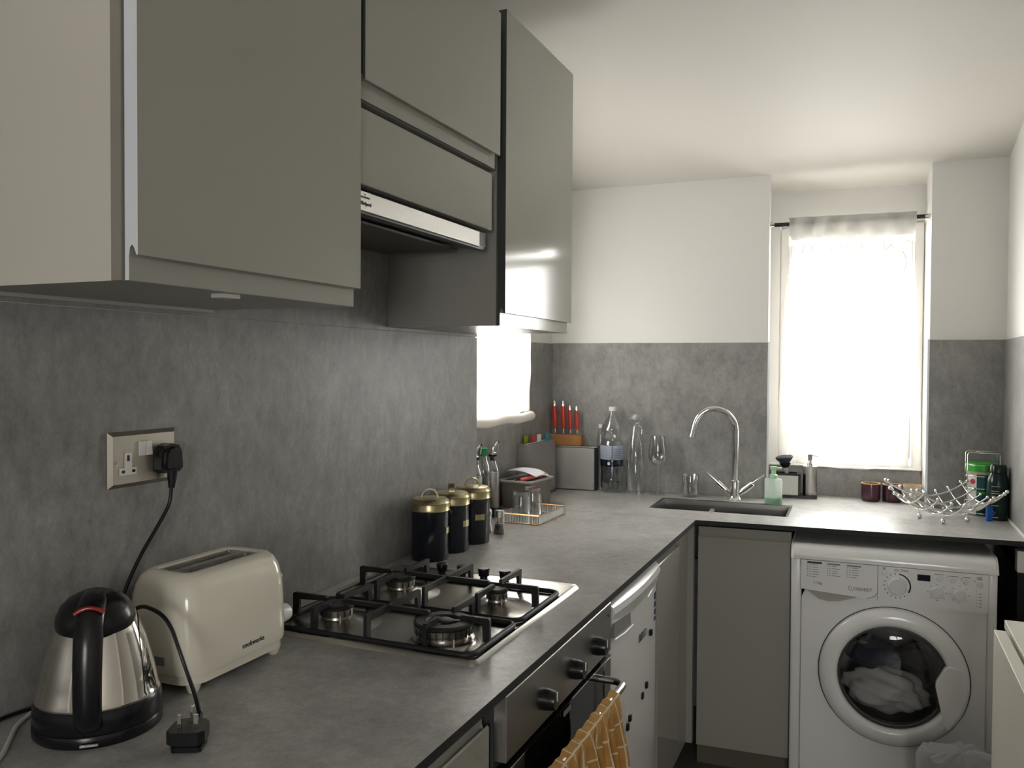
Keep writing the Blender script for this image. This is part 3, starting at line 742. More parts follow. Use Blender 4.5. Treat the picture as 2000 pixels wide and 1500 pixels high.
poly = [(-0.012, 0.800), (-0.013, 0.812), (-0.006, 0.832), (0.010, 0.843), (0.03, 0.846), (0.50, 0.846), (0.50, 0.800)]
prism(bm, poly, 0.0, WW, 'x'); bmesh.ops.bevel(bm, geom=[e for e in bm.edges if abs(e.verts[0].co.x - e.verts[1].co.x) < 1e-6 and e.verts[0].co.z > 0.805 and e.verts[1].co.z > 0.805], offset=0.008, segments=3, affect='EDGES')
obj('top_lid', bm, WMACH, wm, smooth=40)
bm = B(); prism(bm, [(0.272, 0.684), (WW - 0.042, 0.675), (WW - 0.029, 0.682), (WW - 0.029, 0.798), (0.268, 0.798), (0.268, 0.700)], -0.012, 0.02, 'y'); cp = obj('control_panel', bm, WMACH, wm)
bm = B(); prism(bm, [(0.033, 0.700), (0.235, 0.688), (0.262, 0.700), (0.2665, 0.712), (0.2665, 0.798), (0.033, 0.798)], -0.013, 0.02, 'y'); dd = obj('detergent_drawer', bm, WMACH, wm)
bm = B(); prism(bm, [(0.046, 0.699), (0.09, 0.668), (0.12, 0.664), (0.15, 0.667), (0.205, 0.685), (0.20, 0.691)], -0.004, -0.0005, 'y'); obj('drawer_grip', bm, LGREYP, wm)
def fp(x, z, yy=-0.0125): return fmat((x, yy, z), (1, 0, 0), (0, 0, 1))
yy = -0.0133
text('brand_lettering', 'INDESIT', 0.0140, fp(0.2265, 0.716, yy), WGREY, dd, sp=1.0)
bm = B(); tube(bm, [(0.189 + 0.0085 * cos(a_), yy, 0.7175 + 0.0085 * sin(a_)) for a_ in [1.9 + 0.28 * k for k in range(19)]], 0.0008, 5); box(bm, (0.1881, yy - .0005, 0.7135), (0.1899, yy + .0005, 0.7215)); obj('brand_emblem', bm, WGREY, dd)
text('capacity_lettering', '1-7kg', 0.0115, fp(0.085, 0.724, yy), WGREY, dd)
bm = B(); box(bm, (0.052, yy, 0.7875), (0.098, yy + .0006, 0.7938)); obj('heading_block', bm, INK, dd)
bm = B(); rnd = random.Random(3)
for cx_, w_, rows in ((0.052, 0.046, 6), (0.114, 0.042, 5), (0.174, 0.046, 5)):
    if cx_ > 0.06: box(bm, (cx_, yy, 0.7875), (cx_ + w_ * 0.95, yy + .0005, 0.7922))
    for r_ in range(rows):
        z_ = 0.7820 - r_ * 0.0078
        box(bm, (cx_, yy, z_), (cx_ + 0.003, yy + .0005, z_ + 0.0026)); box(bm, (cx_ + 0.0075, yy, z_), (cx_ + 0.0105, yy + .0005, z_ + 0.0026))
        L_ = rnd.uniform(0.014, 0.026); box(bm, (cx_ + 0.015, yy, z_ + .0004), (cx_ + 0.015 + L_, yy + .0005, z_ + 0.0020))
obj('programme_table', bm, WGREY, dd, kind='stuff')
bm = B(); tube(bm, [(0.2672, -0.0125, 0.798), (0.2672, -0.0125, 0.708), (0.256, -0.0125, 0.6965), (0.236, -0.0125, 0.6880)], 0.0009, 5); obj('panel_seam', bm, WGREY, cp)
def knob(x, z, r, d, name='dial'):
    bm = B(); lathe(bm, [(0, 0), (r * 1.02, 0), (r, d * 0.7), (r * 0.9, d), (r * 0.55, d * 1.02), (0, d * 0.95)], seg=32, tr=T(x, -0.012, z) @ Matrix.Rotation(pi / 2, 4, 'X'))
    return obj(name, bm, DIALW, cp, smooth=40)
knob(0.325, 0.739, 0.0275, 0.020, 'programme_dial'); knob(0.440, 0.7300, 0.0180, 0.014, 'small_dial'); knob(0.503, 0.7290, 0.0175, 0.014, 'small_dial')
bm = B(); tube(bm, [(0.325 + 0.0385 * cos(a_), -0.0123, 0.739 + 0.0385 * sin(a_)) for a_ in [rad(-30 + 7.5 * k) for k in range(16)]], 0.0024, 5); obj('dial_scale', bm, INK, cp)
bm = B()
for k in range(11):
    a_ = rad(100 + 20.5 * k); box(bm, (-.0019, -0.0005, -.0019), (.0019, 0.0005, .0019), tr=T(0.325 + 0.0385 * cos(a_), -0.0124, 0.739 + 0.0385 * sin(a_)))
for (kx_, kz_) in ((0.440, 0.7300), (0.503, 0.7290)):
    for k in range(8):
        a_ = rad(90 + 45 * k + (0 if k else 0)); box(bm, (-.0028, -0.0005, -.0008), (.0028, 0.0005, .0008), tr=T(kx_ + 0.0265 * cos(a_), -0.0124, kz_ + 0.0255 * sin(a_)))
for k in range(6): box(bm, (0.5485, -0.0128, 0.746 - k * 0.0100), (0.5505, -0.0122, 0.748 - k * 0.0100)); 
for k in range(1, 6): box(bm, (0.556, -0.0128, 0.746 - k * 0.0100), (0.564, -0.0122, 0.748 - k * 0.0100))
for lx, lz, lw in ((0.432, 0.7865, 0.024), (0.474, 0.7845, 0.024), (0.512, 0.7840, 0.020)): box(bm, (lx, -0.0128, lz), (lx + lw, -0.0122, lz + 0.0018))
for lx, lz in ((0.468, 0.780), (0.506, 0.778), (0.542, 0.774)): box(bm, (lx, -0.0128, lz), (lx + .003, -0.0122, lz + 0.003))
obj('panel_marks', bm, WGREY, cp, kind='stuff')
text('start_lettering', 'START\nPAUSE', 0.0052, fp(0.5575, 0.7850, -0.0126), INK, cp)
text('script_lettering', 'my Time', 0.0115, fp(0.335, 0.7895, -0.0126), WGREY, cp, shear=0.25)
text('on_off_lettering', 'ON\nOFF', 0.0045, fp(0.2860, 0.7915, -0.0126), INK, cp)
bm = B(); box(bm, (0.383, -0.0135, 0.762), (0.420, -0.010, 0.782), 0.001, 1); obj('display', bm, mat('display_black', (0.005, 0.004, 0.015), 0.08, var=0.1), cp)
for x_, z_, r_ in ((0.2865, 0.777, 0.0085), (0.445, 0.7740, 0.0095), (0.484, 0.7725, 0.0090), (0.521, 0.7705, 0.0088), (0.5585, 0.7640, 0.0095)):
    bm = B(); lathe(bm, [(0, 0), (r_, 0), (r_ * 0.9, 0.003), (0, 0.004)], seg=18, tr=T(x_, -0.012, z_) @ Matrix.Rotation(pi / 2, 4, 'X')); obj('push_button', bm, DIALW, cp, smooth=40)
# door
hx, hz = 0.315, 0.440
dr = thing('porthole_door', None, None); dr.parent = wm; dr.location = (hx, 0, hz)
RY = Matrix.Rotation(pi / 2, 4, 'X')
bm = B(); lathe(bm, [(0.2215, -0.001), (0.226, 0.002), (0.226, -0.004), (0.2215, -0.004)], seg=72, tr=RY); obj('door_gap', bm, DGREY, dr)
bm = B(); lathe(bm, [(0.221, 0.0005), (0.222, 0.010), (0.216, 0.020), (0.200, 0.027), (0.180, 0.029), (0.170, 0.026), (0.166, 0.018), (0.164, 0.006), (0.221, 0.0005)], seg=72, tr=RY); obj('door_ring', bm, WMACH, dr, smooth=50)
bm = B(); lathe(bm, [(0.1645, 0.012), (0.159, 0.014), (0.158, 0.010), (0.1645, 0.008), (0.1645, 0.012)], seg=72, tr=RY); obj('inner_seal', bm, DGREY, dr, smooth=50)
bm = B(); lathe(bm, [(0.160, 0.011), (0.150, 0.017), (0.12, 0.023), (0.07, 0.027), (0, 0.029)], seg=64, tr=RY); obj('door_glass', bm, DARKGL, dr, smooth=70)
# handle wing covering the right side of the glass
poly = [(0.1245, 0.012), (0.150, 0.058), (0.158, 0.064), (0.180, 0.060)]
for k in range(9):
    a_ = rad(16 - k * 7.0); poly.append((0.208 * cos(a_), 0.208 * sin(a_)))
poly += [(0.160, -0.140), (0.150, -0.125), (0.135, -0.06), (0.1235, -0.006)]
bm = B(); prism(bm, poly, -0.034, -0.012, 'y'); bmesh.ops.bevel(bm, geom=[e for e in bm.edges if e.verts[0].co.y < -0.033 and e.verts[1].co.y < -0.033], offset=0.003, segments=2, affect='EDGES')
obj('door_handle', bm, WMACH, dr, smooth=40)
# drum and laundry behind the glass
bm = B(); lathe(bm, [(0.205, -0.05), (0.205, -0.30), (0.19, -0.33), (0, -0.34)], seg=48, tr=T(hx, 0, hz) @ RY)
obj('drum', bm, mat('drum_steel', (0.22, 0.22, 0.22), 0.45, 0.7, var=0.1), wm, smooth=50)
bm = B(); lathe(bm, [(0.212, -0.012), (0.175, -0.02), (0.168, -0.05), (0.205, -0.055)], seg=48, tr=T(hx, 0, hz) @ RY); obj('rubber_gasket', bm, mat('grey_rubber', (0.10, 0.10, 0.10), 0.5, var=0.1), wm, smooth=50)
def cloth(label, col, lumps, loc, sc):
    bm = B(); bmesh.ops.create_icosphere(bm, subdivisions=4, radius=1.0)
    r_ = random.Random(lumps); ph = [r_.uniform(0, 6) for _ in range(9)]
    for v in bm.verts:
        p = v.co; k = 1 + 0.12 * sin(5 * p.x + ph[0]) * cos(4 * p.z + ph[1]) + 0.08 * sin(9 * p.y + ph[2] + 4 * p.x) + 0.05 * sin(14 * p.z + 6 * p.x + ph[3])
        v.co = p * k; v.co.x *= sc[0]; v.co.y *= sc[1]; v.co.z *= sc[2]
    q = wm.matrix_world
    o = obj('laundry_item', bm, mat('cloth_' + str(lumps), col, 0.9, bump=0.5, bscale=60, var=0.1), smooth=80)
    o.location = loc; return tag(o, label, 'laundry', 'washing inside the drum')
cloth('pale crumpled washing at the bottom of the washing machine drum', (0.80, 0.78, 0.74), 1, (1.268, 3.085, 0.350), (0.125, 0.085, 0.070))
cloth('dark navy washing in the middle of the washing machine drum', (0.03, 0.035, 0.07), 2, (1.225, 3.105, 0.462), (0.085, 0.07, 0.045))
cloth('dark grey washing at the right of the washing machine drum', (0.12, 0.12, 0.12), 3, (1.375, 3.185, 0.440), (0.065, 0.06, 0.045))

# ================================================================== RIGHT SIDE
sc_ = thing('drawer_chest', 'shallow white chest with gapped front at the right edge', 'chest of drawers', (0, 0, 0))
bm = B(); box(bm, (1.535, 1.25, 0.76), (1.668, 2.50, 0.782), 0.001, 1); obj('top_board', bm, DRAWERW, sc_)
bm = B(); box(bm, (1.545, 2.482, 0.0), (1.668, 2.498, 0.76)); box(bm, (1.545, 1.252, 0.0), (1.668, 1.27, 0.76)); box(bm, (1.655, 1.27, 0.0), (1.668, 2.482, 0.76)); obj('carcass', bm, DRAWERW, sc_)
bm = B(); box(bm, (1.500, 1.27, 0.04), (1.527, 2.41, 0.778), 0.0015, 1); obj('drawer_front', bm, DRAWERW, sc_)
bm = B(); box(bm, (1.527, 2.33, 0.745), (1.547, 2.37, 0.760), 0.001, 1); obj('metal_bracket', bm, STEEL, sc_)
bm = B(); box(bm, (1.527, 1.40, 0.2), (1.547, 1.43, 0.75)); obj('side_rail', bm, STEEL, sc_)

bn = thing('waste_bin', 'bin lined with a translucent bag in front of the washing machine', 'bin', (1.462, 2.700, 0))
bm = B(); lathe(bm, [(0, 0), (0.085, 0), (0.092, 0.01), (0.108, 0.285), (0.110, 0.29), (0.104, 0.29), (0.088, 0.012), (0, 0.006)], seg=40, sy=0.9); obj('bin_body', bm, LGREYP, bn, smooth=40)
def bag():
    bm = B(); r_ = random.Random(5); n = 72; rows = []
    prof = [(0.095, 0.13), (0.114, 0.18), (0.119, 0.25), (0.116, 0.300), (0.108, 0.318), (0.096, 0.318), (0.075, 0.326), (0.04, 0.334), (0.0, 0.332)]
    for k, (r0, z0) in enumerate(prof[:-1]):
        row = []
        for i in range(n):
            a_ = 2 * pi * i / n; w_ = 0.005 * sin(11 * a_ + k * 0.6) + 0.0035 * sin(23 * a_ + 2 - k)
            row.append(bm.verts.new(((r0 + w_) * cos(a_), (r0 + w_) * sin(a_) * 0.9, z0 + 0.006 * sin(5 * a_ + 1) + 0.003 * sin(17 * a_) + (0.03 * math.exp(-((a_ - 3.3) / 0.18) ** 2) if 2 < k < 6 else 0))))
        rows.append(row)
    for A, C in zip(rows, rows[1:]):
        for i in range(n): bm.faces.new([A[i], A[(i + 1) % n], C[(i + 1) % n], C[i]])
    v = bm.verts.new((0, 0, 0.330))
    for i in range(n): bm.faces.new([rows[-1][i], rows[-1][(i + 1) % n], v])
    o = obj('bin_liner', bm, BAGM, smooth=60); o.location = (1.462, 2.700, 0)
    tag(o, 'crumpled translucent bag stretched over the bin rim', 'bag')
bag()

# ================================================================== CURTAINS
rod = thing('curtain_rod', 'black curtain rod with chrome ends across the window recess', 'curtain rod'); rod.matrix_world = BM
bm = B(); tube(bm, [(0.928, 0.055, 2.024), (1.508, 0.055, 2.030)], 0.0085, 12); obj('rod', bm, BLACK, rod, smooth=50)
for x_ in (0.9225, 1.5145):
    s_ = 1 if x_ < 1 else -1
    bm = B(); lathe(bm, [(0, 0), (0.016, 0), (0.016, 0.004), (0.011, 0.006), (0.011, 0.016), (0, 0.017)], seg=20, tr=T(x_, 0.055, 2.026) @ Matrix.Rotation(s_ * pi / 2, 4, 'Y')); obj('rod_socket', bm, CHROME, rod, smooth=40)
cu = thing('sheer_curtain', 'white sheer curtain hanging in the tall window recess', 'curtain'); cu.matrix_world = BM
def sheet(x0t, x1t, x0b, x1b, z1, z0, y, amp, waves, nu=90, nv=30, droop=0):
    bm = B(); g = []
    for j in range(nv + 1):
        v = j / nv; row = []
        for i in range(nu + 1):
            u = i / nu
            xa = x0t + (x0b - x0t) * (v ** 0.8); xb = x1t + (x1b - x1t) * v
            yv = y + amp * (0.4 + 0.6 * v) * sin(u * waves * 2 * pi + 0.6 * sin(v * 3)) + 0.3 * amp * sin(u * 31 + v * 5)
            z = z1 + (z0 - z1) * v + (0.004 * sin(u * 9) if j == nv else 0)
            row.append(bm.verts.new((xa + (xb - xa) * u + 0.002 * sin(v * 14 + u * 3), yv, z)))
        g.append(row)
    for j in range(nv):
        for i in range(nu): bm.faces.new([g[j][i], g[j][i + 1], g[j + 1][i + 1], g[j + 1][i]])
    return bm
obj('voile_panel', sheet(0.997, 1.468, 0.953, 1.506, 1.965, 1.030, 0.082, 0.008, 6), SHEER, cu, smooth=80)
# header band: doubled cloth pinched into broad folds around the rod
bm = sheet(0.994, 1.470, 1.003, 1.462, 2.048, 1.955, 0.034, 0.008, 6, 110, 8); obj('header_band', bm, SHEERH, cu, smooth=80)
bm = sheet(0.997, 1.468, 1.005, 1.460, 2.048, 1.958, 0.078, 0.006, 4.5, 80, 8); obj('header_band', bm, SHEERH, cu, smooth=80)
bm = B()
for x_, z_ in ((1.06, 1.90), (1.10, 1.86), (1.17, 1.91), (1.21, 1.88), (1.25, 1.90), (1.33, 1.905), (1.37, 1.88), (1.41, 1.85)):
    pts = smooth_path([(x_ + 0.012, 0.070, z_ + 0.05), (x_ - 0.010, 0.071, z_ + 0.02), (x_ - 0.008, 0.070, z_ - 0.02), (x_ + 0.006, 0.070, z_ - 0.05)], 5); tube(bm, pts, 0.0011, 5)
    pts = smooth_path([(x_ + 0.012, 0.070, z_ + 0.05), (x_ + 0.026, 0.071, z_ + 0.02), (x_ + 0.022, 0.070, z_ - 0.02), (x_ + 0.006, 0.070, z_ - 0.05)], 5); tube(bm, pts, 0.0011, 5)
obj('loop_embroidery', bm, SHEERH, cu, kind='stuff')
bl = thing('window_blind', 'white cloth blind with rolled bottom over the small side window', 'blind', (0, 0, 0))
def blind():
    bm = B(); g = []; nu, nv = 30, 30
    for j in range(nv + 1):
        v = j / nv; row = []
        for i in range(nu + 1):
            u = i / nu
            yy_ = 2.53 + (3.150 - 2.53) * u
            if u > 0.97: yy_ -= 0.006 * sin(v * 13) ** 2 + 0.012 * v * v
            row.append(bm.verts.new((-0.062 + 0.002 * sin(v * 12), yy_, 1.80 - 0.545 * v)))
        g.append(row)
    for j in range(nv):
        for i in range(nu): bm.faces.new([g[j][i], g[j][i + 1], g[j + 1][i + 1], g[j + 1][i]])
    obj('blind_cloth', bm, BLINDM, bl, smooth=80)
blind()
bm = B(); pts = [(-0.060, 2.535 + 0.61 * k / 14, 1.232 + 0.003 * sin(k)) for k in range(15)]; tube(bm, pts, [0.019 + 0.001 * sin(k * 2) for k in range(15)], 16); obj('rolled_hem', bm, ROLLM, bl, smooth=60)
bm = B(); box(bm, (-0.093, 2.53, 1.80), (-0.050, 3.15, 1.835), 0.004, 1); obj('blind_rail', bm, UPVC, bl)

# ================================================================== SOCKET, PLUGS, CORDS
so = thing('wall_socket', 'brushed nickel double socket on the splashback above the toaster', 'socket', (0.006, 1.033, 1.223))
bm = B()
def bevel_plate(L, Hh):
    a_ = [(0, 0), (L, 0), (L, Hh), (0, Hh)]; d = 0.007
    b_ = [(d, d), (L - d, d), (L - d, Hh - d), (d, Hh - d)]
    A = [bm.verts.new((0.0, u, v)) for u, v in a_]; A2_ = [bm.verts.new((0.003, u, v)) for u, v in a_]; C = [bm.verts.new((0.009, u, v)) for u, v in b_]
    for X_, Y_ in ((A, A2_), (A2_, C)):
        for i in range(4): bm.faces.new([X_[i], X_[(i + 1) % 4], Y_[(i + 1) % 4], Y_[i]])
    bm.faces.new(C); bm.faces.new(A[::-1])
bevel_plate(0.150, 0.097); obj('socket_plate', bm, NICKEL, so)
bm = B(); prism(bm, [(0.020, 0.022), (0.056, 0.022), (0.056, 0.034), (0.046, 0.034), (0.046, 0.060), (0.031, 0.060), (0.031, 0.034), (0.020, 0.034)], 0.009, 0.0102, 'x'); ins_ = obj('socket_insert', bm, WPLAS, so)
for a_, b_ in (((0.0098, 0.0355, 0.046), (0.0107, 0.0405, 0.056)), ((0.0098, 0.024, 0.0255), (0.0107, 0.0305, 0.0305)), ((0.0098, 0.046, 0.0255), (0.0107, 0.0525, 0.0305))):
    bm = B(); box(bm, a_, b_); obj('pin_hole', bm, INK, ins_)
for k, y_ in enumerate((0.062, 0.0765)):
    bm = B(); prism(bm, [(0.009, 0.052), (0.0135 if k else 0.0105, 0.053), (0.0105 if k else 0.0135, 0.078), (0.009, 0.079)], y_, y_ + 0.0125, 'y'); obj('rocker_switch', bm, WPLAS, so)
for y_ in (0.0125, 0.1385):
    bm = B(); lathe(bm, [(0, 0.0), (0.0035, 0), (0.003, 0.0012), (0, 0.0014)], seg=14, tr=T(0.009, y_, 0.043) @ Matrix.Rotation(pi / 2, 4, 'Y')); obj('screw', bm, CHROME, so, smooth=40)
def plug_body(bm, tr):
    P = [(-0.026, -0.020), (-0.024, 0.010), (-0.016, 0.022), (0, 0.026), (0.016, 0.022), (0.024, 0.010), (0.026, -0.020), (0.018, -0.027), (-0.018, -0.027)]
    n0 = set(bm.verts)
    prism(bm, P, 0, 0.026, 'z')
    vs = [v for v in bm.verts if v not in n0]
    es = list({e for v in vs for e in v.link_edges if e.verts[0].co.z > 0.02 and e.verts[1].co.z > 0.02})
    bmesh.ops.bevel(bm, geom=es, offset=0.008, segments=3, affect='EDGES')
    bmesh.ops.transform(bm, matrix=tr, verts=[v for v in bm.verts if v not in n0])
pl = thing('mains_plug', 'black plug pushed into the right half of the wall socket', 'plug', (0.016, 1.153, 1.268))
bm = B(); plug_body(bm, fmat((0, 0, 0), (0, 1, 0), (0, 0, 1))); obj('plug_body', bm, BLACK, pl, smooth=40)
bm = B(); tube(bm, [(0.014, 0.004, -0.024), (0.014, 0.003, -0.040), (0.014, 0.002, -0.056)], [0.010, 0.008, 0.0055], 12); obj('strain_relief', bm, BLACK, pl, smooth=50)
bm = B(); pts = [(0.014, 0.002, -0.05), (0.012, -0.002, -0.085), (0.006, -0.025, -0.125), (0.002, -0.062, -0.175), (0.004, -0.10, -0.235), (0.012, -0.135, -0.30), (0.03, -0.160, -0.345), (0.075, -0.185, -0.366)]
tube(bm, smooth_path(pts, 8), 0.0033, 8); obj('cord', bm, BLACK, pl, smooth=60)
# loose plug of the toaster
p2 = thing('mains_plug', 'loose black plug lying pins-up on the worktop with toaster cord', 'plug', (0.328, 0.893, ZW), rad(28))
bm = B(); plug_body(bm, T(0, 0, 0.031) @ Matrix.Rotation(pi, 4, 'Y') ); o = obj('plug_body', bm, BLACK, p2, smooth=40)
bm = B(); prism(bm, rrect(-0.021, -0.022, 0.021, 0.016, 0.006), 0.001, 0.008, 'z'); obj('plug_back', bm, BLACK, p2)
for x_, y_, a_, b_ in ((0, 0.012, 0.002, 0.004), (-0.011, -0.010, 0.003, 0.002), (0.011, -0.010, 0.003, 0.002)):
    bm = B(); box(bm, (x_ - a_, y_ - b_, 0.031), (x_ + a_, y_ + b_, 0.050 if y_ < 0 else 0.053), 0.0005, 1); obj('pin', bm, CHROME, p2)
bm = B(); tube(bm, [(0, 0.024, 0.018), (0, 0.036, 0.022), (0, 0.048, 0.027)], [0.009, 0.007, 0.005], 10); obj('strain_relief', bm, BLACK, p2, smooth=50)
CORD_PTS = [(0.3055, 0.935, 0.927), (0.285, 0.948, 0.945), (0.262, 0.955, 0.975), (0.243, 0.957, 1.010), (0.226, 0.960, 1.035), (0.205, 0.964, 1.050), (0.175, 0.970, 1.056), (0.140, 0.980, 1.052), (0.105, 0.985, 1.03), (0.082, 0.985, 0.98), (0.072, 0.985, 0.93), (0.075, 0.992, 0.905)]
inv = (Matrix.Translation((0.328, 0.893, ZW)) @ Matrix.Rotation(rad(28), 4, 'Z')).inverted()
bm = B(); tube(bm, smooth_path([inv @ Vector(p) for p in CORD_PTS], 8), 0.0033, 8); obj('cord', bm, BLACK, p2, smooth=60)
bm = B(); tube(bm, smooth_path([(0.018, 0.70, ZW + .004), (0.012, 0.80, ZW + .004), (0.013, 0.86, ZW + .005), (0.03, 0.93, ZW + .004)], 8), 0.0032, 8)
tag(obj('power_cable', bm, BLACK, smooth=60), 'thin black cable along the wall behind the kettle', 'cable')
bm = B(); tube(bm, smooth_path([(0.20, 0.64, ZW + .004), (0.128, 0.752, ZW + .004), (0.098, 0.787, ZW + .004), (0.052, 0.835, ZW + .004), (0.030, 0.875, ZW + .004)], 8), 0.0036, 8)
tag(obj('charging_cable', bm, WPLAS, smooth=60), 'white cable on the worktop left of the kettle', 'cable')

# ================================================================== KETTLE
ke = thing('electric_kettle', 'polished steel cone-shaped kettle with black handle and base', 'kettle', (0.150, 0.894, ZW))
bm = B(); lathe(bm, [(0, 0), (0.086, 0), (0.0885, 0.003), (0.0885, 0.014), (0.087, 0.017), (0.0, 0.017)], seg=56); obj('power_base', bm, BLACK, ke, smooth=40)
bm = B(); lathe(bm, [(0.0, 0.018), (0.087, 0.018), (0.0885, 0.022), (0.0865, 0.047), (0.0845, 0.050), (0.0, 0.050)], seg=56); obj('lower_collar', bm, BLACK, ke, smooth=40)
bm = B(); lathe(bm, [(0.0845, 0.0495), (0.0855, 0.0515), (0.0845, 0.054), (0.0825, 0.058), (0.079, 0.078), (0.0725, 0.105), (0.0655, 0.130), (0.0575, 0.152), (0.050, 0.170), (0.0, 0.171)], seg=64); obj('steel_body', bm, POL, ke, smooth=60)
vd = Vector((CAM.x - 0.150, CAM.y - 0.894, 0)).normalized(); 
hang = math.atan2(vd.y, vd.x) - rad(8)
HR = Matrix.Rotation(hang, 4, 'Z')
bm = B(); lathe(bm, [(0.0525, 0.162), (0.0535, 0.168), (0.052, 0.178), (0.046, 0.191), (0.036, 0.201), (0.022, 0.208), (0, 0.211)], seg=40, tr=HR @ Matrix.Rotation(rad(7), 4, 'Y') @ T(0.006, 0, 0.000)); obj('dome_lid', bm, BLACK, ke, smooth=50)
bm = B()
pts = [Vector(p) for p in ((0.020, 0, 0.198), (0.050, 0, 0.196), (0.076, 0, 0.184), (0.092, 0, 0.158), (0.101, 0, 0.120), (0.104, 0, 0.080), (0.101, 0, 0.050), (0.088, 0, 0.034))]
sp_ = smooth_path(pts, 5)
tube(bm, [HR @ p for p in sp_], [0.0175 - 0.002 * k / len(sp_) for k in range(len(sp_))], 16, flat=(0.75, 1.15)); obj('handle', bm, BLACK, ke, smooth=60)
bm = B(); tube(bm, [HR @ Vector((0.083, -0.019 + 0.0038 * k, 0.1975 - 0.00030 * (k - 5) ** 2)) for k in range(11)], 0.0030, 8); obj('red_release_button', bm, REDT, ke, smooth=50)
bm = B(); prism(bm, [(-0.03, 0.150), (-0.062, 0.168), (-0.075, 0.180), (-0.045, 0.185)], -0.016, 0.016, 'y', tr=HR); obj('spout', bm, BLACK, ke)
bm = B(); box(bm, (0.091, -0.012, 0.006), (0.0945, 0.012, 0.010), 0.001, 1, tr=HR); obj('base_catch', bm, CHROME, ke)

# ================================================================== TOASTER
to = thing('toaster', 'cream two-slot toaster standing between the kettle and the hob', 'toaster', (0.130, 1.146, ZW), rad(0))
def toaster():
    bm = B(); hw, hl = 0.080, 0.128; n = 9
    prof = [(0.985, 0.032, 0), (1.00, 0.040, 0), (1.00, 0.055, 0), (0.995, 0.090, 0), (0.98, 0.125, 0), (0.95, 0.150, 0), (0.90, 0.170, 0), (0.82, 0.184, 0), (0.72, 0.1915, 0), (0.64, 0.193, 0)]
    rows = []
    for s_, z_, _ in prof:
        dx = hw * (1 - s_) * 1.15; dl = hw * (1 - s_) * 1.05
        rows.append([bm.verts.new((x, y, z_)) for x, y in rrect(-hw + dx, -hl + dl, hw - dx, hl - dl, max(0.012, 0.040 - dx * 0.5), 8)])
    for A, C in zip(rows, rows[1:]):
        m = len(A)
        for i in range(m): bm.faces.new([A[i], A[(i + 1) % m], C[(i + 1) % m], C[i]])
    bm.faces.new(rows[0][::-1])
    inner = [bm.verts.new((x, y, 0.1915)) for x, y in rrect(-0.038, -0.090, 0.038, 0.090, 0.012, 8)]
    m = len(inner); C = rows[-1]
    for i in range(m): bm.faces.new([C[i], C[(i + 1) % m], inner[(i + 1) % m], inner[i]])
    low = [bm.verts.new((v.co.x, v.co.y, 0.150)) for v in inner]
    for i in range(m): bm.faces.new([inner[i], inner[(i + 1) % m], low[(i + 1) % m], low[i]])
    bm.faces.new(low)
    return obj('toaster_shell', bm, TOAST, to, smooth=40)
toaster()
bm = B()
for a_, b_ in (((-0.0375, -0.0895, 0.183), (-0.031, 0.0895, 0.1895)), ((0.031, -0.0895, 0.183), (0.0375, 0.0895, 0.1895)), ((-0.006, -0.0895, 0.183), (0.006, 0.0895, 0.1895)), ((-0.031, -0.0895, 0.183), (-0.006, -0.080, 0.1895)), ((0.006, -0.0895, 0.183), (0.031, -0.080, 0.1895)), ((-0.031, 0.080, 0.183), (-0.006, 0.0895, 0.1895)), ((0.006, 0.080, 0.183), (0.031, 0.0895, 0.1895))): box(bm, a_, b_)
obj('slot_surround', bm, STEEL, to)
bm = B(); box(bm, (-0.0372, -0.0892, 0.151), (0.0372, 0.0892, 0.1545)); obj('slot_floor', bm, BLACKM, to)
bm = B()
for x_ in (-0.0305, -0.0065, 0.0065, 0.0305):
    for k in range(9): tube(bm, [(x_, -0.078 + k * 0.0195, 0.155), (x_, -0.078 + k * 0.0195, 0.183)], 0.0008, 4)
obj('guard_wires', bm, STEEL, to, kind='stuff')
bm = B()
P0_ = rrect(-0.075, -0.123, 0.075, 0.123, 0.038, 8); prism(bm, P0_, 0.016, 0.0315, 'z'); obj('toaster_base', bm, TOAST, to, smooth=40)
for x_, y_ in ((0.056, -0.100), (-0.056, -0.100), (0.056, 0.100), (-0.056, 0.100)):
    bm = B(); lathe(bm, [(0, 0), (0.008, 0), (0.010, 0.003), (0.015, 0.018), (0, 0.019)], (x_, y_, 0), 16); obj('foot', bm, TOAST, to, smooth=40)
bm = B(); lathe(bm, [(0, 0), (0.0175, 0), (0.0175, 0.018), (0.016, 0.026), (0, 0.0265)], seg=28, tr=T(0.050, 0.118, 0.066) @ Matrix.Rotation(-pi / 2, 4, 'X')); obj('browning_knob', bm, WPLAS, to, smooth=40)
for z_ in (0.105, 0.122, 0.139):
    bm = B(); box(bm, (0.038, 0.114, z_ - 0.004), (0.056, 0.1285, z_ + 0.004), 0.002, 2); obj('push_button', bm, WPLAS, to, smooth=40)
bm = B(); box(bm, (-0.020, 0.125, 0.10), (0.006, 0.150, 0.112), 0.003, 2); obj('lever', bm, WPLAS, to, smooth=40)
text('brand_lettering', 'cookworks', 0.0125, fmat((0.0803, 0.018, 0.050), (0, 1, 0), (0, 0, 1)), INK, to)
bm = B(); box(bm, (-0.010, -0.1288, 0.046), (0.022, -0.1276, 0.060)); obj('rating_label', bm, WGREY, to)

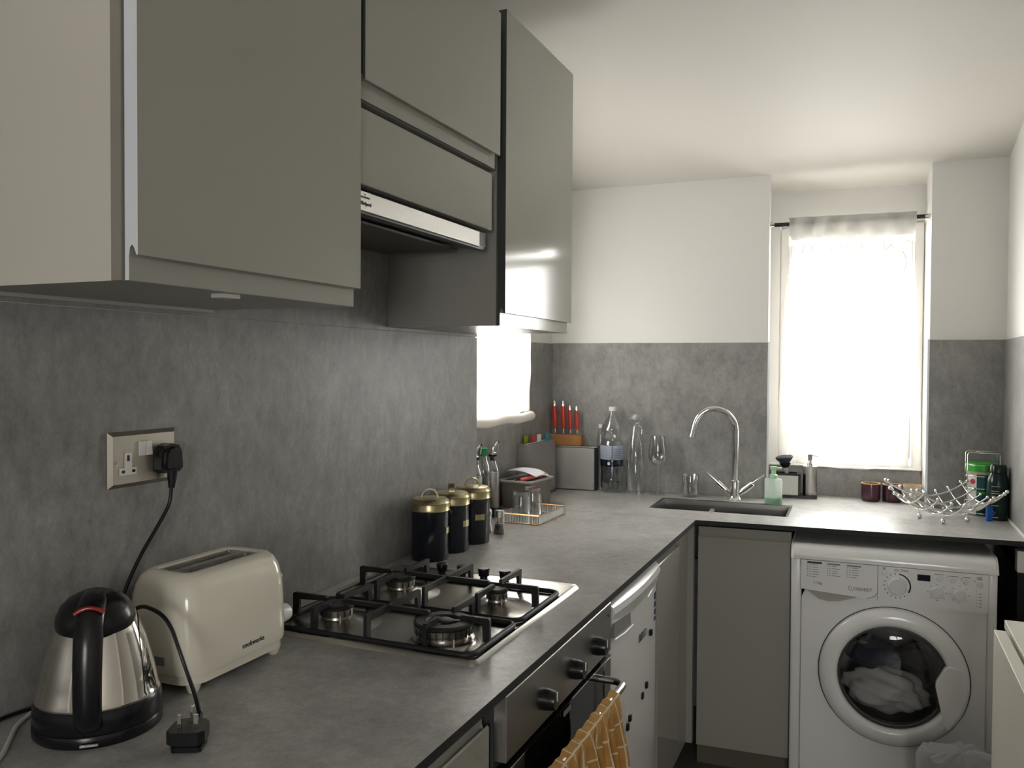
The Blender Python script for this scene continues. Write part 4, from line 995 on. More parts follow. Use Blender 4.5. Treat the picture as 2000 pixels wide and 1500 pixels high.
# ================================================================== CANISTERS
def canister(x, y, laz, haz, label):
    c = thing('storage_canister', label, 'canister', (x, y, ZW), 0, 'black and gold storage canisters beside the hob')
    bm = B(); lathe(bm, [(0, 0), (0.050, 0), (0.052, 0.003), (0.052, 0.148), (0, 0.148)], seg=44); obj('can_body', bm, BLACKC, c, smooth=40)
    bm = B(); lathe(bm, [(0.0545, 0.136), (0.0555, 0.1375), (0.0545, 0.1395), (0.0540, 0.156), (0.0555, 0.158), (0.0535, 0.163), (0.047, 0.169), (0.040, 0.1695), (0.025, 0.172), (0, 0.173)], seg=44); l_ = obj('lid', bm, BRASS, c, smooth=35)
    bm = B(); R_ = Matrix.Rotation(haz, 4, 'Z')
    n = 16; top = []
    for k in range(n + 1):
        a_ = pi * k / n; top.append((0.024 * cos(a_), 0.170 + 0.026 * sin(a_)))
    prev = None
    for (px_, pz_), k in zip(top, range(n + 1)):
        q = [bm.verts.new(R_ @ Vector((px_ * s, yy_, 0.170 + (pz_ - 0.170) * s))) for s in (1.0, 0.90) for yy_ in (-0.008, 0.008)]
        if prev: 
            for a0_, a1_ in ((0, 1), (1, 3), (3, 2), (2, 0)): bm.faces.new([prev[a0_], prev[a1_], q[a1_], q[a0_]])
        prev = q
    obj('lid_handle', bm, BRASS, l_, smooth=50)
    bm = B(); half = 0.30 ; n = 8; rows = []
    for r_ in (0.0522, 0.0534):
        rows.append([[bm.verts.new((r_ * cos(laz - half + 2 * half * i / n), r_ * sin(laz - half + 2 * half * i / n), z_)) for i in range(n + 1)] for z_ in (0.074, 0.091)])
    for i in range(n):
        bm.faces.new([rows[1][0][i], rows[1][0][i + 1], rows[1][1][i + 1], rows[1][1][i]])
        for j in (0, 1): bm.faces.new([rows[0][j][i], rows[0][j][i + 1], rows[1][j][i + 1], rows[1][j][i]])
    for i in (0, n): bm.faces.new([rows[0][0][i], rows[0][1][i], rows[1][1][i], rows[1][0][i]])
    obj('name_plate', bm, BRASS, c, smooth=40, label='small shiny gold label plate')
canister(0.082, 2.040, rad(14), rad(20), 'black canister with gold lid, nearest of three beside the hob')
canister(0.086, 2.160, rad(-5), rad(-60), 'black canister with gold lid, middle of three beside the hob')
canister(0.092, 2.290, rad(-38), rad(12), 'black canister with gold lid, furthest of three beside the hob')

# ================================================================== SHAKERS, BOTTLES, TRAY
def shaker(x, y, fill, label):
    c = thing('spice_shaker', label, 'shaker', (x, y, ZW), 0, 'glass shakers behind the canisters')
    bm = B(); lathe(bm, [(0, 0), (0.019, 0), (0.020, 0.006), (0.016, 0.030), (0.0165, 0.058), (0.014, 0.060)], seg=24); obj('glass_jar', bm, GLASS, c, smooth=50)
    bm = B(); lathe(bm, [(0, 0.003), (0.0175, 0.004), (0.0182, 0.008), (0.0152, 0.028), (0, 0.029)], seg=24); obj('contents', bm, fill, c, smooth=50)
    bm = B(); lathe(bm, [(0.0172, 0.054), (0.0176, 0.068), (0.015, 0.075), (0, 0.077)], seg=24); obj('steel_cap', bm, STEEL, c, smooth=40)
shaker(0.118, 2.435, PEPPER, 'small glass pepper shaker with steel cap beside the furthest canister')
shaker(0.070, 2.440, SALT, 'small glass salt shaker half hidden behind the furthest canister')

def oil_bottle(x, y, label, steel=True, rz=0):
    c = thing('oil_bottle', label, 'bottle', (x, y, ZW), rz, 'oil bottles by the small side window')
    bm = B()
    lathe(bm, [(0, 0.0), (0.026, 0), (0.027, 0.003), (0.0265, 0.150), (0.024, 0.152), (0, 0.152)], seg=32); obj('steel_sleeve', bm, STEEL, c, smooth=40)
    bm = B(); lathe(bm, [(0.0235, 0.152), (0.0225, 0.165), (0.014, 0.184), (0.0125, 0.205), (0.0145, 0.208)], seg=28); obj('glass_neck', bm, GLASS, c, smooth=60)
    bm = B(); lathe(bm, [(0, 0.19), (0.010, 0.19), (0.0125, 0.206), (0.0155, 0.207), (0.0155, 0.213), (0.012, 0.215), (0, 0.215)], seg=24); obj('rubber_stopper', bm, BLACK, c, smooth=40)
    bm = B(); lathe(bm, [(0, 0.214), (0.016, 0.214), (0.016, 0.220), (0.006, 0.224), (0, 0.224)], seg=24); tube(bm, smooth_path([(0, 0, 0.220), (0.002, 0, 0.238), (0.012, 0, 0.252), (0.020, 0, 0.262)], 4), [0.0065] * 4 + [0.006] * 5 + [0.0045] * 4, 12); p_ = obj('pourer', bm, CHROME, c, smooth=50)
    bm = B(); ball(bm, (0.020, 0, 0.259), 0.0048); obj('flap_weight', bm, BLACK, p_, smooth=60)
    bm = B(); tube(bm, [(0.018, 0.003, 0.224), (0.020, 0.003, 0.24), (0.021, 0.002, 0.256)], 0.0025, 8); obj('air_tube', bm, CHROME, p_, smooth=50)
oil_bottle(-0.060, 2.770, 'steel-sleeved oil bottle with pourer beside the cutlery bin', rz=0.4)
oil_bottle(-0.068, 2.640, 'steel-sleeved oil bottle half hidden by the wall corner', rz=0.4)
c = thing('oil_bottle', 'clear oil bottle with bright green cap left of the steel-sleeved one', 'bottle', (-0.069, 2.712, ZW), 0, 'oil bottles by the small side window')
bm = B(); lathe(bm, [(0, 0), (0.023, 0), (0.025, 0.004), (0.025, 0.150), (0.022, 0.180), (0.012, 0.205), (0.0115, 0.225)], seg=28); obj('bottle_body', bm, GLASS, c, smooth=50)
bm = B(); lathe(bm, [(0, 0.004), (0.022, 0.005), (0.0228, 0.05), (0, 0.05)], seg=28); obj('oil', bm, OIL, c, smooth=50)
bm = B(); lathe(bm, [(0.0150, 0.214), (0.0165, 0.215), (0.0165, 0.240), (0.014, 0.242), (0, 0.242)], seg=24); obj('cap', bm, GREENC, c, smooth=40)
c = thing('small_pot', 'small black pot on the worktop between shaker and steel bottle', 'pot', (-0.010, 2.700, ZW))
bm = B(); lathe(bm, [(0, 0), (0.020, 0), (0.024, 0.026), (0.026, 0.028), (0.022, 0.028), (0.018, 0.006), (0, 0.005)], seg=28); obj('pot_body', bm, BLACK, c, smooth=40)

def tumbler(x, y, r, h, label, upside=True, z=0, name='drinking_glass', grp=None):
    c = thing(name, label, 'glass', (x, y, ZW + z), 0, grp)
    P = [(r * 0.86, 0), (r, h * 0.98), (r * 0.985, h), (r * 0.95, h * 0.98), (r * 0.80, 0.012), (0, 0.009)]
    P = [(0, 0.0)] + P
    if upside: P = [(rr_, h - zz_) for rr_, zz_ in P]
    bm = B(); lathe(bm, P, seg=36); obj('glass_wall', bm, GLASS, c, smooth=50)
    return c
ty = thing('glass_tray', 'copper-edged ribbed glass tray holding two upturned glasses', 'tray', (0.034, 2.615, ZW), rad(-1.5))
TL, TW_, TH = 0.240, 0.150, 0.030
bm = B()
for z_ in (0.002, TH):
    e_ = 0.0 if z_ < 0.01 else 0.0
    for a_, b_ in (((0, 0), (TW_, 0)), ((TW_, 0), (TW_, TL)), ((TW_, TL), (0, TL)), ((0, TL), (0, 0))): tube(bm, [(*a_, z_), (*b_, z_)], 0.0017, 6)
for q in ((0, 0), (TW_, 0), (TW_, TL), (0, TL), (TW_ - 0.028, 0), (0.012, 0)): tube(bm, [(*q, 0.002), (*q, TH)], 0.0016, 6)
tube(bm, [(0.004, 0.012, TH), (TW_, 0.012, TH)], 0.0014, 6)
tube(bm, [(TW_, 0.012, TH), (TW_ - 0.028, 0.0, TH)], 0.0012, 6)
obj('copper_frame', bm, COPPER, ty, smooth=50)
RIB = sheer('ribbed_glass', 0.35, (0.75, 0.82, 0.82))
bm = B()
for (x0_, y0_, x1_, y1_) in ((0, 0, TW_, 0), (TW_, 0, TW_, TL), (TW_, TL, 0, TL), (0, TL, 0, 0)):
    L_ = math.hypot(x1_ - x0_, y1_ - y0_); n = int(L_ / 0.0095); d_ = Vector((x1_ - x0_, y1_ - y0_, 0)) / n
    for k in range(n):
        c0 = Vector((x0_, y0_, 0)) + d_ * (k + 0.5); tube(bm, [(c0.x, c0.y, 0.003), (c0.x, c0.y, TH - 0.001)], 0.0026, 6)
obj('glass_ribs', bm, RIB, ty, smooth=60, kind='stuff')
bm = B(); box(bm, (0.001, 0.001, 0.001), (TW_ - .001, TL - .001, 0.003)); obj('tray_floor', bm, mat('mirror_glass', (0.55, 0.57, 0.56), 0.1, 0.6, var=0.03), ty)
tumbler(0.083, 2.702, 0.034, 0.094, 'upturned glass tumbler in the tray, nearest of two', z=0.003, grp='glasses in the ribbed tray')
tumbler(0.083, 2.812, 0.034, 0.094, 'upturned glass tumbler in the tray, further of two', z=0.003, grp='glasses in the ribbed tray')

# ---- cutlery bin
cb = thing('cutlery_bin', 'open grey plastic tub of cutlery behind the glass tray', 'tub', (-0.006, 2.968, ZW), rad(-5))
bm = B(); ow, ol = 0.068, 0.104
rows = []
for s_, z_ in ((0.88, 0.0), (0.90, 0.004), (0.98, 0.098), (1.03, 0.100), (1.04, 0.106), (1.0, 0.108), (0.96, 0.100), (0.88, 0.008)):
    rows.append([bm.verts.new((x, y, z_)) for x, y in rrect(-ow * s_, -ol * s_, ow * s_, ol * s_, 0.018, 5)])
for A, C in zip(rows, rows[1:]):
    m = len(A)
    for i in range(m): bm.faces.new([A[i], A[(i + 1) % m], C[(i + 1) % m], C[i]])
bm.faces.new(rows[0][::-1]); bm.faces.new(rows[-1])
o = obj('tub_body', bm, GREYP, cb, smooth=40); setmat(o, lambda cc, nn: cc.z > 0.0985, LGREYP)
CBM = T(-0.006, 2.968, ZW) @ Matrix.Rotation(rad(-5), 4, 'Z')
def cutlery(k, x, y, kind):
    r_ = random.Random(k); c = thing('fork' if kind == 'fork' else 'spoon', None, 'cutlery', (0, 0, 0), 0, 'cutlery in the grey tub')
    bm = B(); L_ = 0.15
    tube(bm, smooth_path([(0, 0, 0), (0, 0.05, 0.002), (0, 0.11, 0.001)], 4), [0.0055, 0.005, 0.0045, 0.004, 0.0035, 0.003, 0.003, 0.0025, 0.0025], 8, flat=(0.25, 1.0)); obj('stem', bm, CHROME, c, smooth=50)
    bm = B()
    if kind == 'fork':
        box(bm, (-0.009, 0.105, 0.0), (0.009, 0.128, 0.0015))
        for i in range(4): box(bm, (-0.009 + i * 0.005, 0.128, 0.0), (-0.006 + i * 0.005, 0.155, 0.0015))
        obj('tines', bm, CHROME, c)
    else:
        lathe(bm, [(0, -0.003), (0.010, -0.001), (0.015, 0.003)], (0, 0.132, 0), 18, sy=1.5); obj('bowl', bm, CHROME, c, smooth=60)
    c.matrix_world = CBM @ T(x, y, 0.086 + 0.0045 * k) @ Matrix.Rotation(r_.uniform(-0.5, 0.1), 4, 'Z') @ Matrix.Rotation(0.10, 4, 'X')
    return c
labs = ['steel fork lying leftmost at the front of the grey tub', 'steel spoon lying second from left in the grey tub', 'steel fork crossing the middle of the cutlery in the tub', 'steel spoon at the right of the tub beside the coral item', 'steel fork on top of the cutlery pile in the grey tub']
for k, (x_, kd) in enumerate(((-0.045, 'fork'), (-0.025, 'spoon'), (-0.005, 'fork'), (0.016, 'spoon'), (-0.02, 'fork'))):
    q = cutlery(k, x_, -0.085, kd); q['label'] = labs[k]
bm = B(); g = []
for j in range(9):
    for i in range(13):
        u, v = i / 12, j / 8
        g.append(bm.verts.new((-0.066 + 0.140 * u, -0.035 + 0.130 * v - 0.03 * u, 0.144 - 0.020 * (2 * u - 1) ** 2 * (0.5 + v * 0.5) + 0.006 * sin(4 * v) - 0.012 * u)))
for j in range(8):
    for i in range(12): bm.faces.new([g[j * 13 + i], g[j * 13 + i + 1], g[(j + 1) * 13 + i + 1], g[(j + 1) * 13 + i]])
o = obj('paper_napkin', bm, PAPER, smooth=80); o.matrix_world = CBM; md = o.modifiers.new('t', 'SOLIDIFY'); md.thickness = 0.0015
tag(o, 'folded white paper lying on top of the cutlery tub', 'paper')
bm = B(); pts = smooth_path([(0.012, -0.070, 0.108), (0.035, -0.045, 0.114), (0.050, 0.0, 0.118), (0.056, 0.045, 0.118)], 5); tube(bm, pts, 0.010, 12, flat=(0.7, 1.0)); o = obj('rubber_spatula', bm, PINK, smooth=60); o.matrix_world = CBM
tag(o, 'coral red utensil along the right rim of the cutlery tub', 'utensil')

# ---- chopping board set
ch = thing('board_holder', 'tall grey case for coloured chopping boards in the corner', 'holder', (-0.092, 3.085, ZW))
bm = B()
for a_, b_ in (((0, 0, 0), (0.054, 0.292, 0.03)), ((0, 0, 0.03), (0.004, 0.292, 0.222)), ((0.050, 0, 0.03), (0.054, 0.292, 0.222)), ((0.004, 0, 0.03), (0.050, 0.004, 0.222)), ((0.004, 0.288, 0.03), (0.050, 0.292, 0.222))): box(bm, a_, b_)
obj('case', bm, BOARDC, ch)
bm = B(); box(bm, (-0.001, -0.006, 0.0), (0.060, 0.297, 0.006), 0.002, 1); obj('foot_plate', bm, DGREY, ch)
for k, (m_, nm, y_) in enumerate(((LIME, 'lime green', 0.045), (CRIM, 'crimson', 0.095), (WPLAS, 'white', 0.135), (TEAL, 'turquoise', 0.210))):
    bm = B(); x_ = 0.007 + k * 0.011
    box(bm, (x_, 0.007, 0.031), (x_ + 0.007, 0.285, 0.2235)); box(bm, (x_, y_, 0.2235), (x_ + 0.007, y_ + 0.034, 0.252), 0.001, 1)
    o = obj('chopping_board', bm, m_); o.location = (-0.092, 3.085, ZW)
    tag(o, f'chopping board with {nm} tab in the tall grey case', 'chopping board', 'chopping boards in the grey case')

# ---- steel box, knife block, knives
sb_ = thing('steel_box', 'brushed steel box in the corner under the knife block', 'box', (-0.0, 0, 0)); sb_.matrix_world = BM @ T(0.012, -0.076, ZW)
bm = B(); box(bm, (0.002, 0.002, 0), (0.206, 0.066, 0.186)); obj('box_body', bm, DGREY, sb_)
bm = B(); box(bm, (0, 0, 0.004), (0.203, 0.003, 0.184), 0.001, 1); obj('front_plate', bm, STEEL, sb_)
bm = B(); box(bm, (-0.001, -0.001, 0.186), (0.214, 0.067, 0.191), 0.001, 1); obj('lid', bm, STEEL, sb_)
kb = thing('knife_block', 'bamboo knife block on the steel box with four red knives', 'knife block'); kb.matrix_world = BM @ T(0.006, -0.070, ZW + 0.1915)
bm = B(); prism(bm, [(0, 0), (0.150, 0), (0.150, 0.052), (0.0, 0.052)], 0, 0.046, 'z'); bmesh.ops.bevel(bm, geom=bm.edges[:], offset=0.002, segments=1, affect='EDGES')
o = obj('block', bm, BAMB, kb)
for k, (x_, z0_, h_, lab) in enumerate(((0.024, 0, 0.148, 'leftmost and largest'), (0.063, 0, 0.148, 'second from left, large'), (0.094, 0, 0.128, 'third from left, small'), (0.124, 0, 0.126, 'rightmost, small'))):
    kn = thing('kitchen_knife', f'red-handled kitchen knife in the block, {lab}', 'knife', group='red knives in the bamboo block'); kn.matrix_world = BM @ T(0.006 + x_, -0.044, ZW + 0.1915 + 0.046) @ Matrix.Rotation(rad(-2), 4, 'Y')
    w_ = 0.0075 if k < 2 else 0.006
    bm = B(); tube(bm, [(0, 0, h_ * t_) for t_ in (0.17, 0.22, 0.45, 0.7, 0.84)], [w_ * s_ for s_ in (0.8, 0.95, 1.05, 1.0, 0.85)], 12, flat=(1.5, 1.0)); obj('handle', bm, RED, kn, smooth=50)
    bm = B(); tube(bm, [(0, 0, h_ * t_) for t_ in (0.84, 0.90, 0.97, 1.0)], [w_ * s_ for s_ in (0.8, 0.75, 0.55, 0.2)], 12, flat=(1.5, 1.0)); obj('end_cap', bm, CHROME, kn, smooth=50)
    bm = B(); tube(bm, [(0, 0, -0.0), (0, 0, h_ * 0.17)], [0.0035, 0.005], 10); obj('bolster', bm, CHROME, kn, smooth=50)
    bm = B(); box(bm, (-0.001, -0.008, -0.04), (0.001, 0.008, 0.0)); obj('blade', bm, STEEL, kn)

# ---- bottles on the back wall
wbt = thing('water_bottle', 'large clear plastic water bottle with white cap, half full', 'bottle', (0.194, 3.448, ZW))
wbt.scale = (1.06, 1.06, 1.0)
prf = [(0, 0.010), (0.025, 0.012), (0.036, 0.0), (0.043, 0.006), (0.046, 0.02), (0.0465, 0.06), (0.0455, 0.064), (0.0465, 0.068), (0.0455, 0.09), (0.0465, 0.094), (0.0465, 0.14), (0.044, 0.145), (0.0455, 0.15), (0.0455, 0.210), (0.042, 0.216), (0.039, 0.224), (0.043, 0.234), (0.044, 0.262), (0.040, 0.285), (0.031, 0.306), (0.019, 0.325), (0.013, 0.336), (0.013, 0.350)]
bm = B(); lathe(bm, prf, seg=40)
for v in bm.verts:
    if v.co.z > 0.225 and v.co.z < 0.30: v.co.x += 0.0035 * sin(v.co.z * 260 + math.atan2(v.co.y, v.co.x) * 3); v.co.y += 0.003 * sin(v.co.z * 190 + math.atan2(v.co.y, v.co.x) * 4)
    if v.co.z < 0.03 and v.co.z > 0.004: 
        a_ = math.atan2(v.co.y, v.co.x); s_ = 1 - 0.06 * (1 + sin(5 * a_)); v.co.x *= s_; v.co.y *= s_
obj('bottle_shell', bm, BOTTLE, wbt, smooth=60)
bm = B(); lathe(bm, [(0, 0.014), (0.036, 0.012), (0.0435, 0.02), (0.0445, 0.138), (0, 0.138)], seg=36); obj('water', bm, WATER, wbt, smooth=60)
bm = B(); lathe(bm, [(0.0145, 0.347), (0.015, 0.348), (0.0148, 0.362), (0.013, 0.364), (0, 0.364)], seg=24); obj('cap', bm, WPLAS, wbt, smooth=40)
bm = B()
lathe(bm, [(0.0468, 0.142), (0.0472, 0.143), (0.0472, 0.200), (0.0468, 0.201)], seg=30, a0=rad(-165), a1=rad(0)); lbl = obj('bottle_label', bm, mat('pale_blue_label', (0.34, 0.38, 0.48), 0.5, var=0.08), wbt, smooth=60)
bm = B(); lathe(bm, [(0.0468, 0.112), (0.0471, 0.113), (0.0471, 0.141), (0.0468, 0.142)], seg=30, a0=rad(-165), a1=rad(0)); obj('blue_band', bm, glassmat('blue_film', (0.30, 0.36, 0.52), 0.1), wbt, smooth=60)
bm = B(); prism(bm, rrect(-0.005, -0.006, 0.005, 0.006, 0.002), 0.0472, 0.0476, 'y', tr=T(0, 0, 0.126) @ Matrix.Rotation(pi, 4, 'Z')); obj('band_emblem', bm, WPLAS, wbt)
bm = B()
for z_ in range(5): lathe(bm, [(0.0474, 0.150 + z_ * 0.009), (0.0474, 0.1515 + z_ * 0.009)], seg=10, a0=rad(-68), a1=rad(-25 - 6 * (z_ % 2)))
lathe(bm, [(0.0474, 0.143), (0.0474, 0.200)], seg=3, a0=rad(-76), a1=rad(-73)); obj('printed_lines', bm, NAVY, lbl)
wb2 = thing('water_bottle', 'slim clear plastic bottle half hidden behind the large water bottle', 'bottle', (0.1075, 3.462, ZW))
bm = B(); lathe(bm, [(0, 0.001), (0.022, 0), (0.024, 0.01), (0.024, 0.22), (0.012, 0.265), (0.011, 0.275)], seg=28); obj('bottle_shell', bm, BOTTLE, wb2, smooth=60); wb2.location = (0.133, 3.478, ZW); wb2.scale = (0.72, 0.72, 1)
bm = B(); lathe(bm, [(0.0125, 0.270), (0.0125, 0.286), (0, 0.288)], seg=20); obj('cap', bm, WPLAS, wb2, smooth=40)
gb = thing('swing_top_bottle', 'empty glass swing-top bottle right of the plastic water bottle', 'bottle', (0.294, 3.458, ZW))
bm = B(); lathe(bm, [(0, 0.004), (0.036, 0), (0.040, 0.005), (0.040, 0.165), (0.036, 0.195), (0.020, 0.255), (0.0145, 0.290), (0.014, 0.305), (0.017, 0.308), (0.016, 0.314)], seg=40); obj('glass_body', bm, GLASS, gb, smooth=60)
bm = B(); lathe(bm, [(0, 0.308), (0.012, 0.309), (0.016, 0.316), (0.015, 0.326), (0.008, 0.333), (0, 0.334)], seg=24); obj('stopper', bm, LGREYP, gb, smooth=50)
bm = B()
for s_ in (-1, 1): tube(bm, smooth_path([(0.016 * s_, 0, 0.285), (0.023 * s_, -0.004, 0.300), (0.019 * s_, -0.002, 0.322), (0.004 * s_, 0, 0.331)], 5), 0.0011, 6)
tube(bm, [(0.0165 * cos(2 * pi * k / 16), 0.0165 * sin(2 * pi * k / 16), 0.288) for k in range(16)], 0.0011, 6, closed=True); tube(bm, smooth_path([(0.017, -0.004, 0.288), (0.030, -0.012, 0.270), (0.031, -0.018, 0.245), (0.034, -0.012, 0.22)], 5), 0.0011, 6)
obj('wire_bail', bm, CHROME, gb, smooth=50)
wg = thing('wine_glass', 'tall stemmed wine glass left of the sink tap', 'glass', (0.388, 3.464, ZW))
bm = B(); lathe(bm, [(0.034, 0.0), (0.034, 0.0015), (0.010, 0.005), (0.0038, 0.012), (0.0034, 0.105), (0.006, 0.118), (0.022, 0.128), (0.037, 0.146), (0.0405, 0.160), (0.038, 0.195), (0.030, 0.247), (0.0294, 0.247), (0.0372, 0.195), (0.0392, 0.160), (0.036, 0.148), (0.021, 0.130), (0, 0.122)], seg=40); obj('glass_bowl_and_stem', bm, GLASS, wg, smooth=60)
tumbler(0.525, 3.464, 0.038, 0.090, 'clear squat glass tumbler between the wine glass and the tap', name='glass_tumbler', upside=False)

# ---- green soap
gs = thing('soap_dispenser', 'frosted soap bottle with pale green pump right of the tap', 'soap dispenser', (0.862, 3.405, ZW))
bm = B(); lathe(bm, [(0, 0), (0.030, 0), (0.0335, 0.004), (0.0335, 0.096), (0.031, 0.101), (0.014, 0.104), (0.013, 0.110)], seg=36); obj('bottle_body', bm, FROST, gs, smooth=40)
bm = B(); lathe(bm, [(0, 0.002), (0.029, 0.002), (0.032, 0.006), (0.032, 0.028), (0, 0.028)], seg=36); obj('liquid_soap', bm, SOAP, gs, smooth=40)
bm = B(); lathe(bm, [(0, 0.100), (0.0155, 0.100), (0.0155, 0.116), (0.009, 0.119), (0.009, 0.136), (0.013, 0.138), (0.013, 0.148), (0, 0.150)], seg=24); box(bm, (0.0, -0.0055, 0.139), (0.030, 0.0055, 0.147), 0.002, 2); tube(bm, [(0, 0, 0.10), (0.003, 0, 0.05), (0.008, 0, 0.006)], 0.003, 8); obj('pump', bm, PALEG, gs, smooth=40)
# ---- caddy with brush, steel pump bottle
cy = thing('sink_caddy', 'black and steel sink caddy in the window recess', 'caddy'); cy.matrix_world = BM @ T(0.946, 0.040, ZW)
bm = B(); prism(bm, rrect(0, 0, 0.172, 0.078, 0.008), 0, 0.012, 'z'); obj('caddy_base', bm, BLACK, cy, smooth=40)
bm = B(); 
for a_, b_ in (((0.003, 0.006, 0.012), (0.098, 0.008, 0.092)), ((0.003, 0.070, 0.012), (0.098, 0.072, 0.092)), ((0.003, 0.008, 0.012), (0.006, 0.070, 0.092)), ((0.095, 0.008, 0.012), (0.098, 0.070, 0.092))): box(bm, a_, b_)
obj('caddy_holder', bm, STEEL, cy)
bm = B(); frame = ((0.0, 0.002, 0.092), (0.101, 0.010, 0.100)), ((0.0, 0.066, 0.092), (0.101, 0.076, 0.100)), ((0.0, 0.01, 0.092), (0.01, 0.066, 0.100)), ((0.092, 0.01, 0.012), (0.108, 0.066, 0.100))
for a_, b_ in frame: box(bm, a_, b_, 0.001, 1)
obj('caddy_rim', bm, BLACK, cy)
br_ = thing('dish_brush', 'black round dish brush standing head up in the caddy', 'brush'); br_.matrix_world = BM @ T(1.013, 0.078, ZW + 0.010) @ Matrix.Rotation(rad(-9), 4, 'Y') @ Matrix.Rotation(rad(5), 4, 'X')
bm = B(); tube(bm, [(0, 0, 0.004), (0, 0, 0.08), (-0.001, 0, 0.120)], [0.006, 0.006, 0.0085], 12); obj('handle', bm, LGREYP, br_, smooth=50)
bm = B(); lathe(bm, [(0, 0.112), (0.010, 0.114), (0.020, 0.126), (0.024, 0.134), (0.022, 0.136), (0, 0.136)], seg=28); obj('brush_head', bm, BLACK, br_, smooth=40)
bm = B(); lathe(bm, [(0.020, 0.136), (0.034, 0.153), (0.036, 0.158), (0.030, 0.162), (0, 0.161)], seg=28); obj('bristles', bm, mat('dark_bristles', (0.02, 0.025, 0.035), 0.8, bump=1.0, bscale=400, var=0.3, vscale=100), br_, smooth=30, kind='stuff')
sp = thing('soap_dispenser', 'brushed steel pump bottle on the caddy in the window recess', 'soap dispenser'); sp.matrix_world = BM @ T(1.090, 0.079, ZW + 0.0125)
bm = B(); lathe(bm, [(0, 0), (0.027, 0), (0.0275, 0.002), (0.0275, 0.116), (0.030, 0.1165), (0.030, 0.119), (0.0, 0.121)], seg=36); obj('steel_body', bm, STEEL, sp, smooth=40)
bm = B(); lathe(bm, [(0, 0.119), (0.013, 0.119), (0.013, 0.128), (0.009, 0.133), (0.008, 0.142), (0.011, 0.144), (0.011, 0.168), (0, 0.170)], seg=24); tube(bm, [(0.005, 0, 0.163), (0.022, -0.002, 0.163), (0.030, -0.003, 0.158)], 0.0025, 8); obj('pump', bm, CHROME, sp, smooth=40)

# ---- cups in the recess
def cup(u, v, r, h, m, rim, label, name='ceramic_cup', ribs=True):
    c = thing(name, label, 'cup', (0, 0, 0), 0, 'small pots on the recess ledge'); c.matrix_world = BM @ T(u, v, ZW)
    bm = B(); n = 60
    P = [(0, 0), (r * 0.90, 0), (r * 0.97, 0.005), (r, 0.02), (r, h - 0.004), (r * 0.98, h), (r * 0.92, h), (r * 0.90, h - 0.006), (r * 0.88, 0.008), (0, 0.006)]
    lathe(bm, P, seg=n)
    if ribs:
        for vtx in bm.verts:
            if 0.01 < vtx.co.z < h - 0.006 and math.hypot(vtx.co.x, vtx.co.y) > r * 0.97:
                a_ = math.atan2(vtx.co.y, vtx.co.x); s_ = 1 - 0.012 * (1 + cos(30 * a_)); vtx.co.x *= s_; vtx.co.y *= s_
    obj('cup_body', bm, m, c, smooth=60)
    bm = B(); lathe(bm, [(r * 0.995, h - 0.005), (r * 0.99, h + 0.0012), (r * 0.915, h + 0.0012), (r * 0.91, h - 0.004)], seg=n); obj('rim', bm, rim, c, smooth=50)
cup(1.322, 0.090, 0.036, 0.072, PLUM, RIM, 'plum ribbed cup with bare rim, left of the two')
cup(1.401, 0.098, 0.036, 0.070, PLUM, RIM, 'plum ribbed cup with bare rim, beside the cream one')
cup(1.473, 0.085, 0.033, 0.073, STONEW, RIM, 'cream patterned ceramic cup behind the wire fruit bowl')

# ---- wire fruit bowl
fb = thing('wire_fruit_bowl', 'chrome wire fruit bowl with ball tips at the worktop right end', 'fruit bowl', (1.448, 3.305, ZW), rad(-24))
KZ = 2.9; HS = 0.132
def zb(x, y): return 0.022 + KZ * (x * x + y * y) * 0.86 + 0.012 * abs(x) / HS * 0
tips = []
A45 = Matrix.Rotation(pi / 4, 4, 'Z')
lines = [-0.132, -0.088, -0.044, 0.0, 0.044, 0.088, 0.132]
for d_ in (0, 1):
    for s_ in lines:
        bm = B(); pts = []
        ext = HS + 0.022 - 0.10 * abs(s_) * 0.4
        for k in range(21):
            t_ = -ext + 2 * ext * k / 20
            x_, y_ = (s_, t_) if d_ == 0 else (t_, s_)
            pts.append(A45 @ Vector((x_, y_, zb(x_, y_) * 1.0 + (0.0022 if d_ else -0.0022))))
        tube(bm, pts, 0.0030, 8); wr_ = obj('wire', bm, CHROME, fb, smooth=60)
        for e_ in (pts[0], pts[-1]):
            bm = B(); ball(bm, e_, 0.0062); obj('ball_tip', bm, CHROME, wr_, smooth=80)
for a_ in (rad(20), rad(110), rad(200), rad(290)):
    bm = B(); x_, y_ = 0.075 * cos(a_), 0.075 * sin(a_); ball(bm, (x_, y_, 0.0085), 0.0085, 14, 10); tube(bm, [(x_, y_, 0.012), (x_, y_, zb(x_, y_))], 0.003, 8); obj('ball_foot', bm, CHROME, fb, smooth=80)

# ---- green tin in wire rack, dark green bottle, blue item
rk = thing('wire_rack', 'round chrome wire holder with square handles around the tin', 'rack', (1.590, 3.505, ZW))
bm = B()
for z_ in (0.010, 0.055, 0.100, 0.145, 0.185):
    tube(bm, [(0.062 * cos(2 * pi * k / 36), 0.062 * sin(2 * pi * k / 36), z_) for k in range(36)], 0.0014, 6, closed=True)
obj('ring_wires', bm, CHROME, rk, smooth=60)
for s_ in (-1, 1):
    y_ = 0.036 * s_; x_ = 0.052
    bm = B(); tube(bm, [(-x_, y_, 0.002), (-x_, y_, 0.222), (-x_ + 0.004, y_, 0.229), (x_ - 0.004, y_, 0.229), (x_, y_, 0.222), (x_, y_, 0.002)], 0.0019, 8); obj('handle_loop', bm, CHROME, rk, smooth=60)
tn = thing('lidded_tin', 'teal and white tin with bright green lid inside the wire rack', 'tin', (1.590, 3.505, ZW + 0.002))
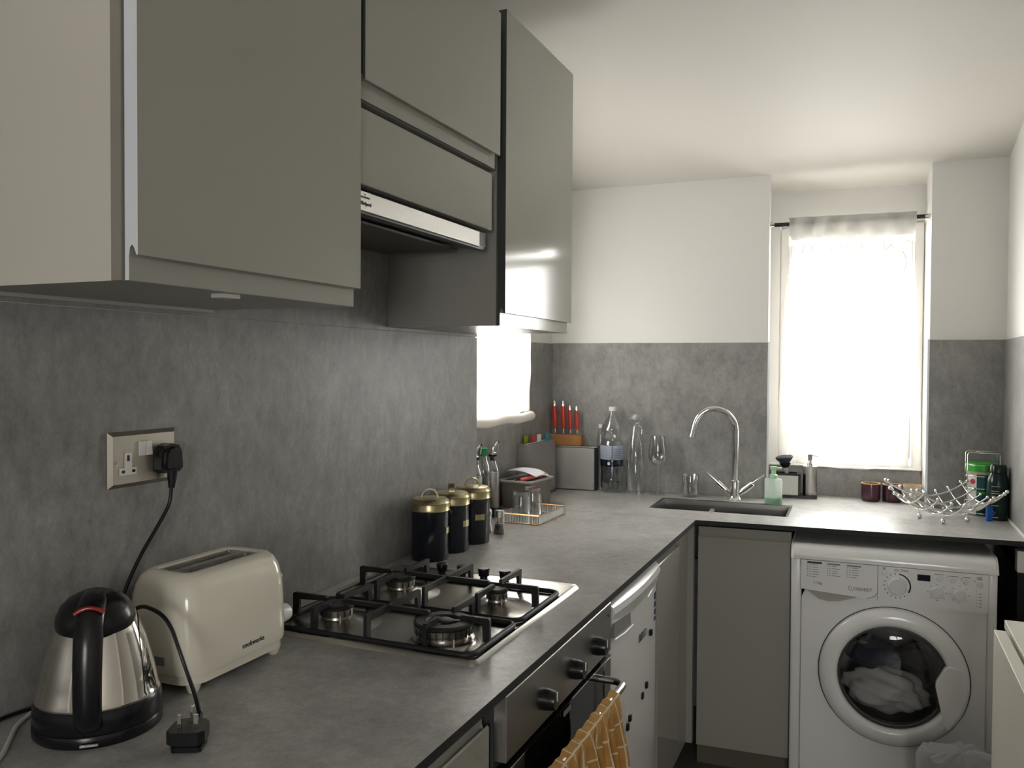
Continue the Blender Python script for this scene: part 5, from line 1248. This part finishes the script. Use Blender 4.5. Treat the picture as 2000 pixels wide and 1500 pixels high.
bm = B(); lathe(bm, [(0, 0), (0.050, 0), (0.051, 0.002), (0.051, 0.150), (0, 0.150)], seg=40); o = obj('tin_body', bm, DTEAL, tn, smooth=40)
setmat(o, lambda cc, nn: -2.75 < math.atan2(cc.y, cc.x) < -2.02 and cc.z < 0.146, WPLAS)
bm = B(); lathe(bm, [(0.0515, 0.148), (0.0535, 0.149), (0.0535, 0.158), (0.0515, 0.159)], seg=40); obj('rim_band', bm, STONEW, tn, smooth=40)
bm = B(); lathe(bm, [(0.0535, 0.159), (0.054, 0.180), (0.052, 0.188), (0.044, 0.191), (0, 0.192)], seg=40); obj('lid', bm, GREENL, tn, smooth=40)
bm = B(); lathe(bm, [(0.0514, 0.078), (0.0516, 0.079), (0.0516, 0.086), (0.0514, 0.087)], seg=30, a0=rad(-116), a1=rad(0)); obj('green_band', bm, GREENL, tn, smooth=60)
bm = B(); lathe(bm, [(0, 0), (0.010, 0), (0.0095, 0.0008), (0, 0.001)], seg=16, tr=T(0.0508 * cos(rad(-133)), 0.0508 * sin(rad(-133)), 0.122) @ Matrix.Rotation(rad(-133), 4, 'Z') @ Matrix.Rotation(pi / 2, 4, 'Y')); obj('red_print', bm, CRIM, tn, label='red printed spot')
gbtl = thing('cleaning_bottle', 'dark green bottle in the right-hand worktop corner', 'bottle', (1.628, 3.408, ZW))
bm = B(); lathe(bm, [(0, 0), (0.032, 0), (0.035, 0.004), (0.035, 0.130), (0.032, 0.150), (0.026, 0.163), (0.025, 0.166), (0, 0.167)], seg=36); obj('bottle_body', bm, DGREEN, gbtl, smooth=40)
bm = B(); lathe(bm, [(0.0255, 0.167), (0.027, 0.168), (0.0265, 0.190), (0.024, 0.195), (0, 0.196)], seg=32); obj('cap', bm, DGREEN, gbtl, smooth=40)
bm = B()
for k, z_ in enumerate((0.052, 0.085, 0.095, 0.103, 0.120)): lathe(bm, [(0.0353, z_), (0.0353, z_ + 0.002)], seg=8, a0=rad(-130), a1=rad(-90 + 6 * (k % 3)))
lathe(bm, [(0.0353, 0.010), (0.0353, 0.013)], seg=8, a0=rad(-128), a1=rad(-92))
a_ = rad(-118); bm2 = Matrix.Rotation(a_, 4, 'Z') @ T(0.0353, 0, 0.026)
tube(bm, [bm2 @ Vector(p) for p in ((0, 0, -0.006), (0, 0.006, 0), (0, 0, 0.006), (0, -0.006, 0))], 0.0009, 5, closed=True)
obj('label_print', bm, LGREYP, gbtl)
bm = B(); box(bm, (-0.011, -0.005, 0), (0.011, 0.005, 0.050), 0.002, 2); o = obj('plastic_clip', bm, BLUE); o.location = (1.597, 3.358, ZW); o.rotation_euler = (0, 0, rad(30))
tag(o, 'small bright blue plastic item leaning by the dark green bottle', 'clip')
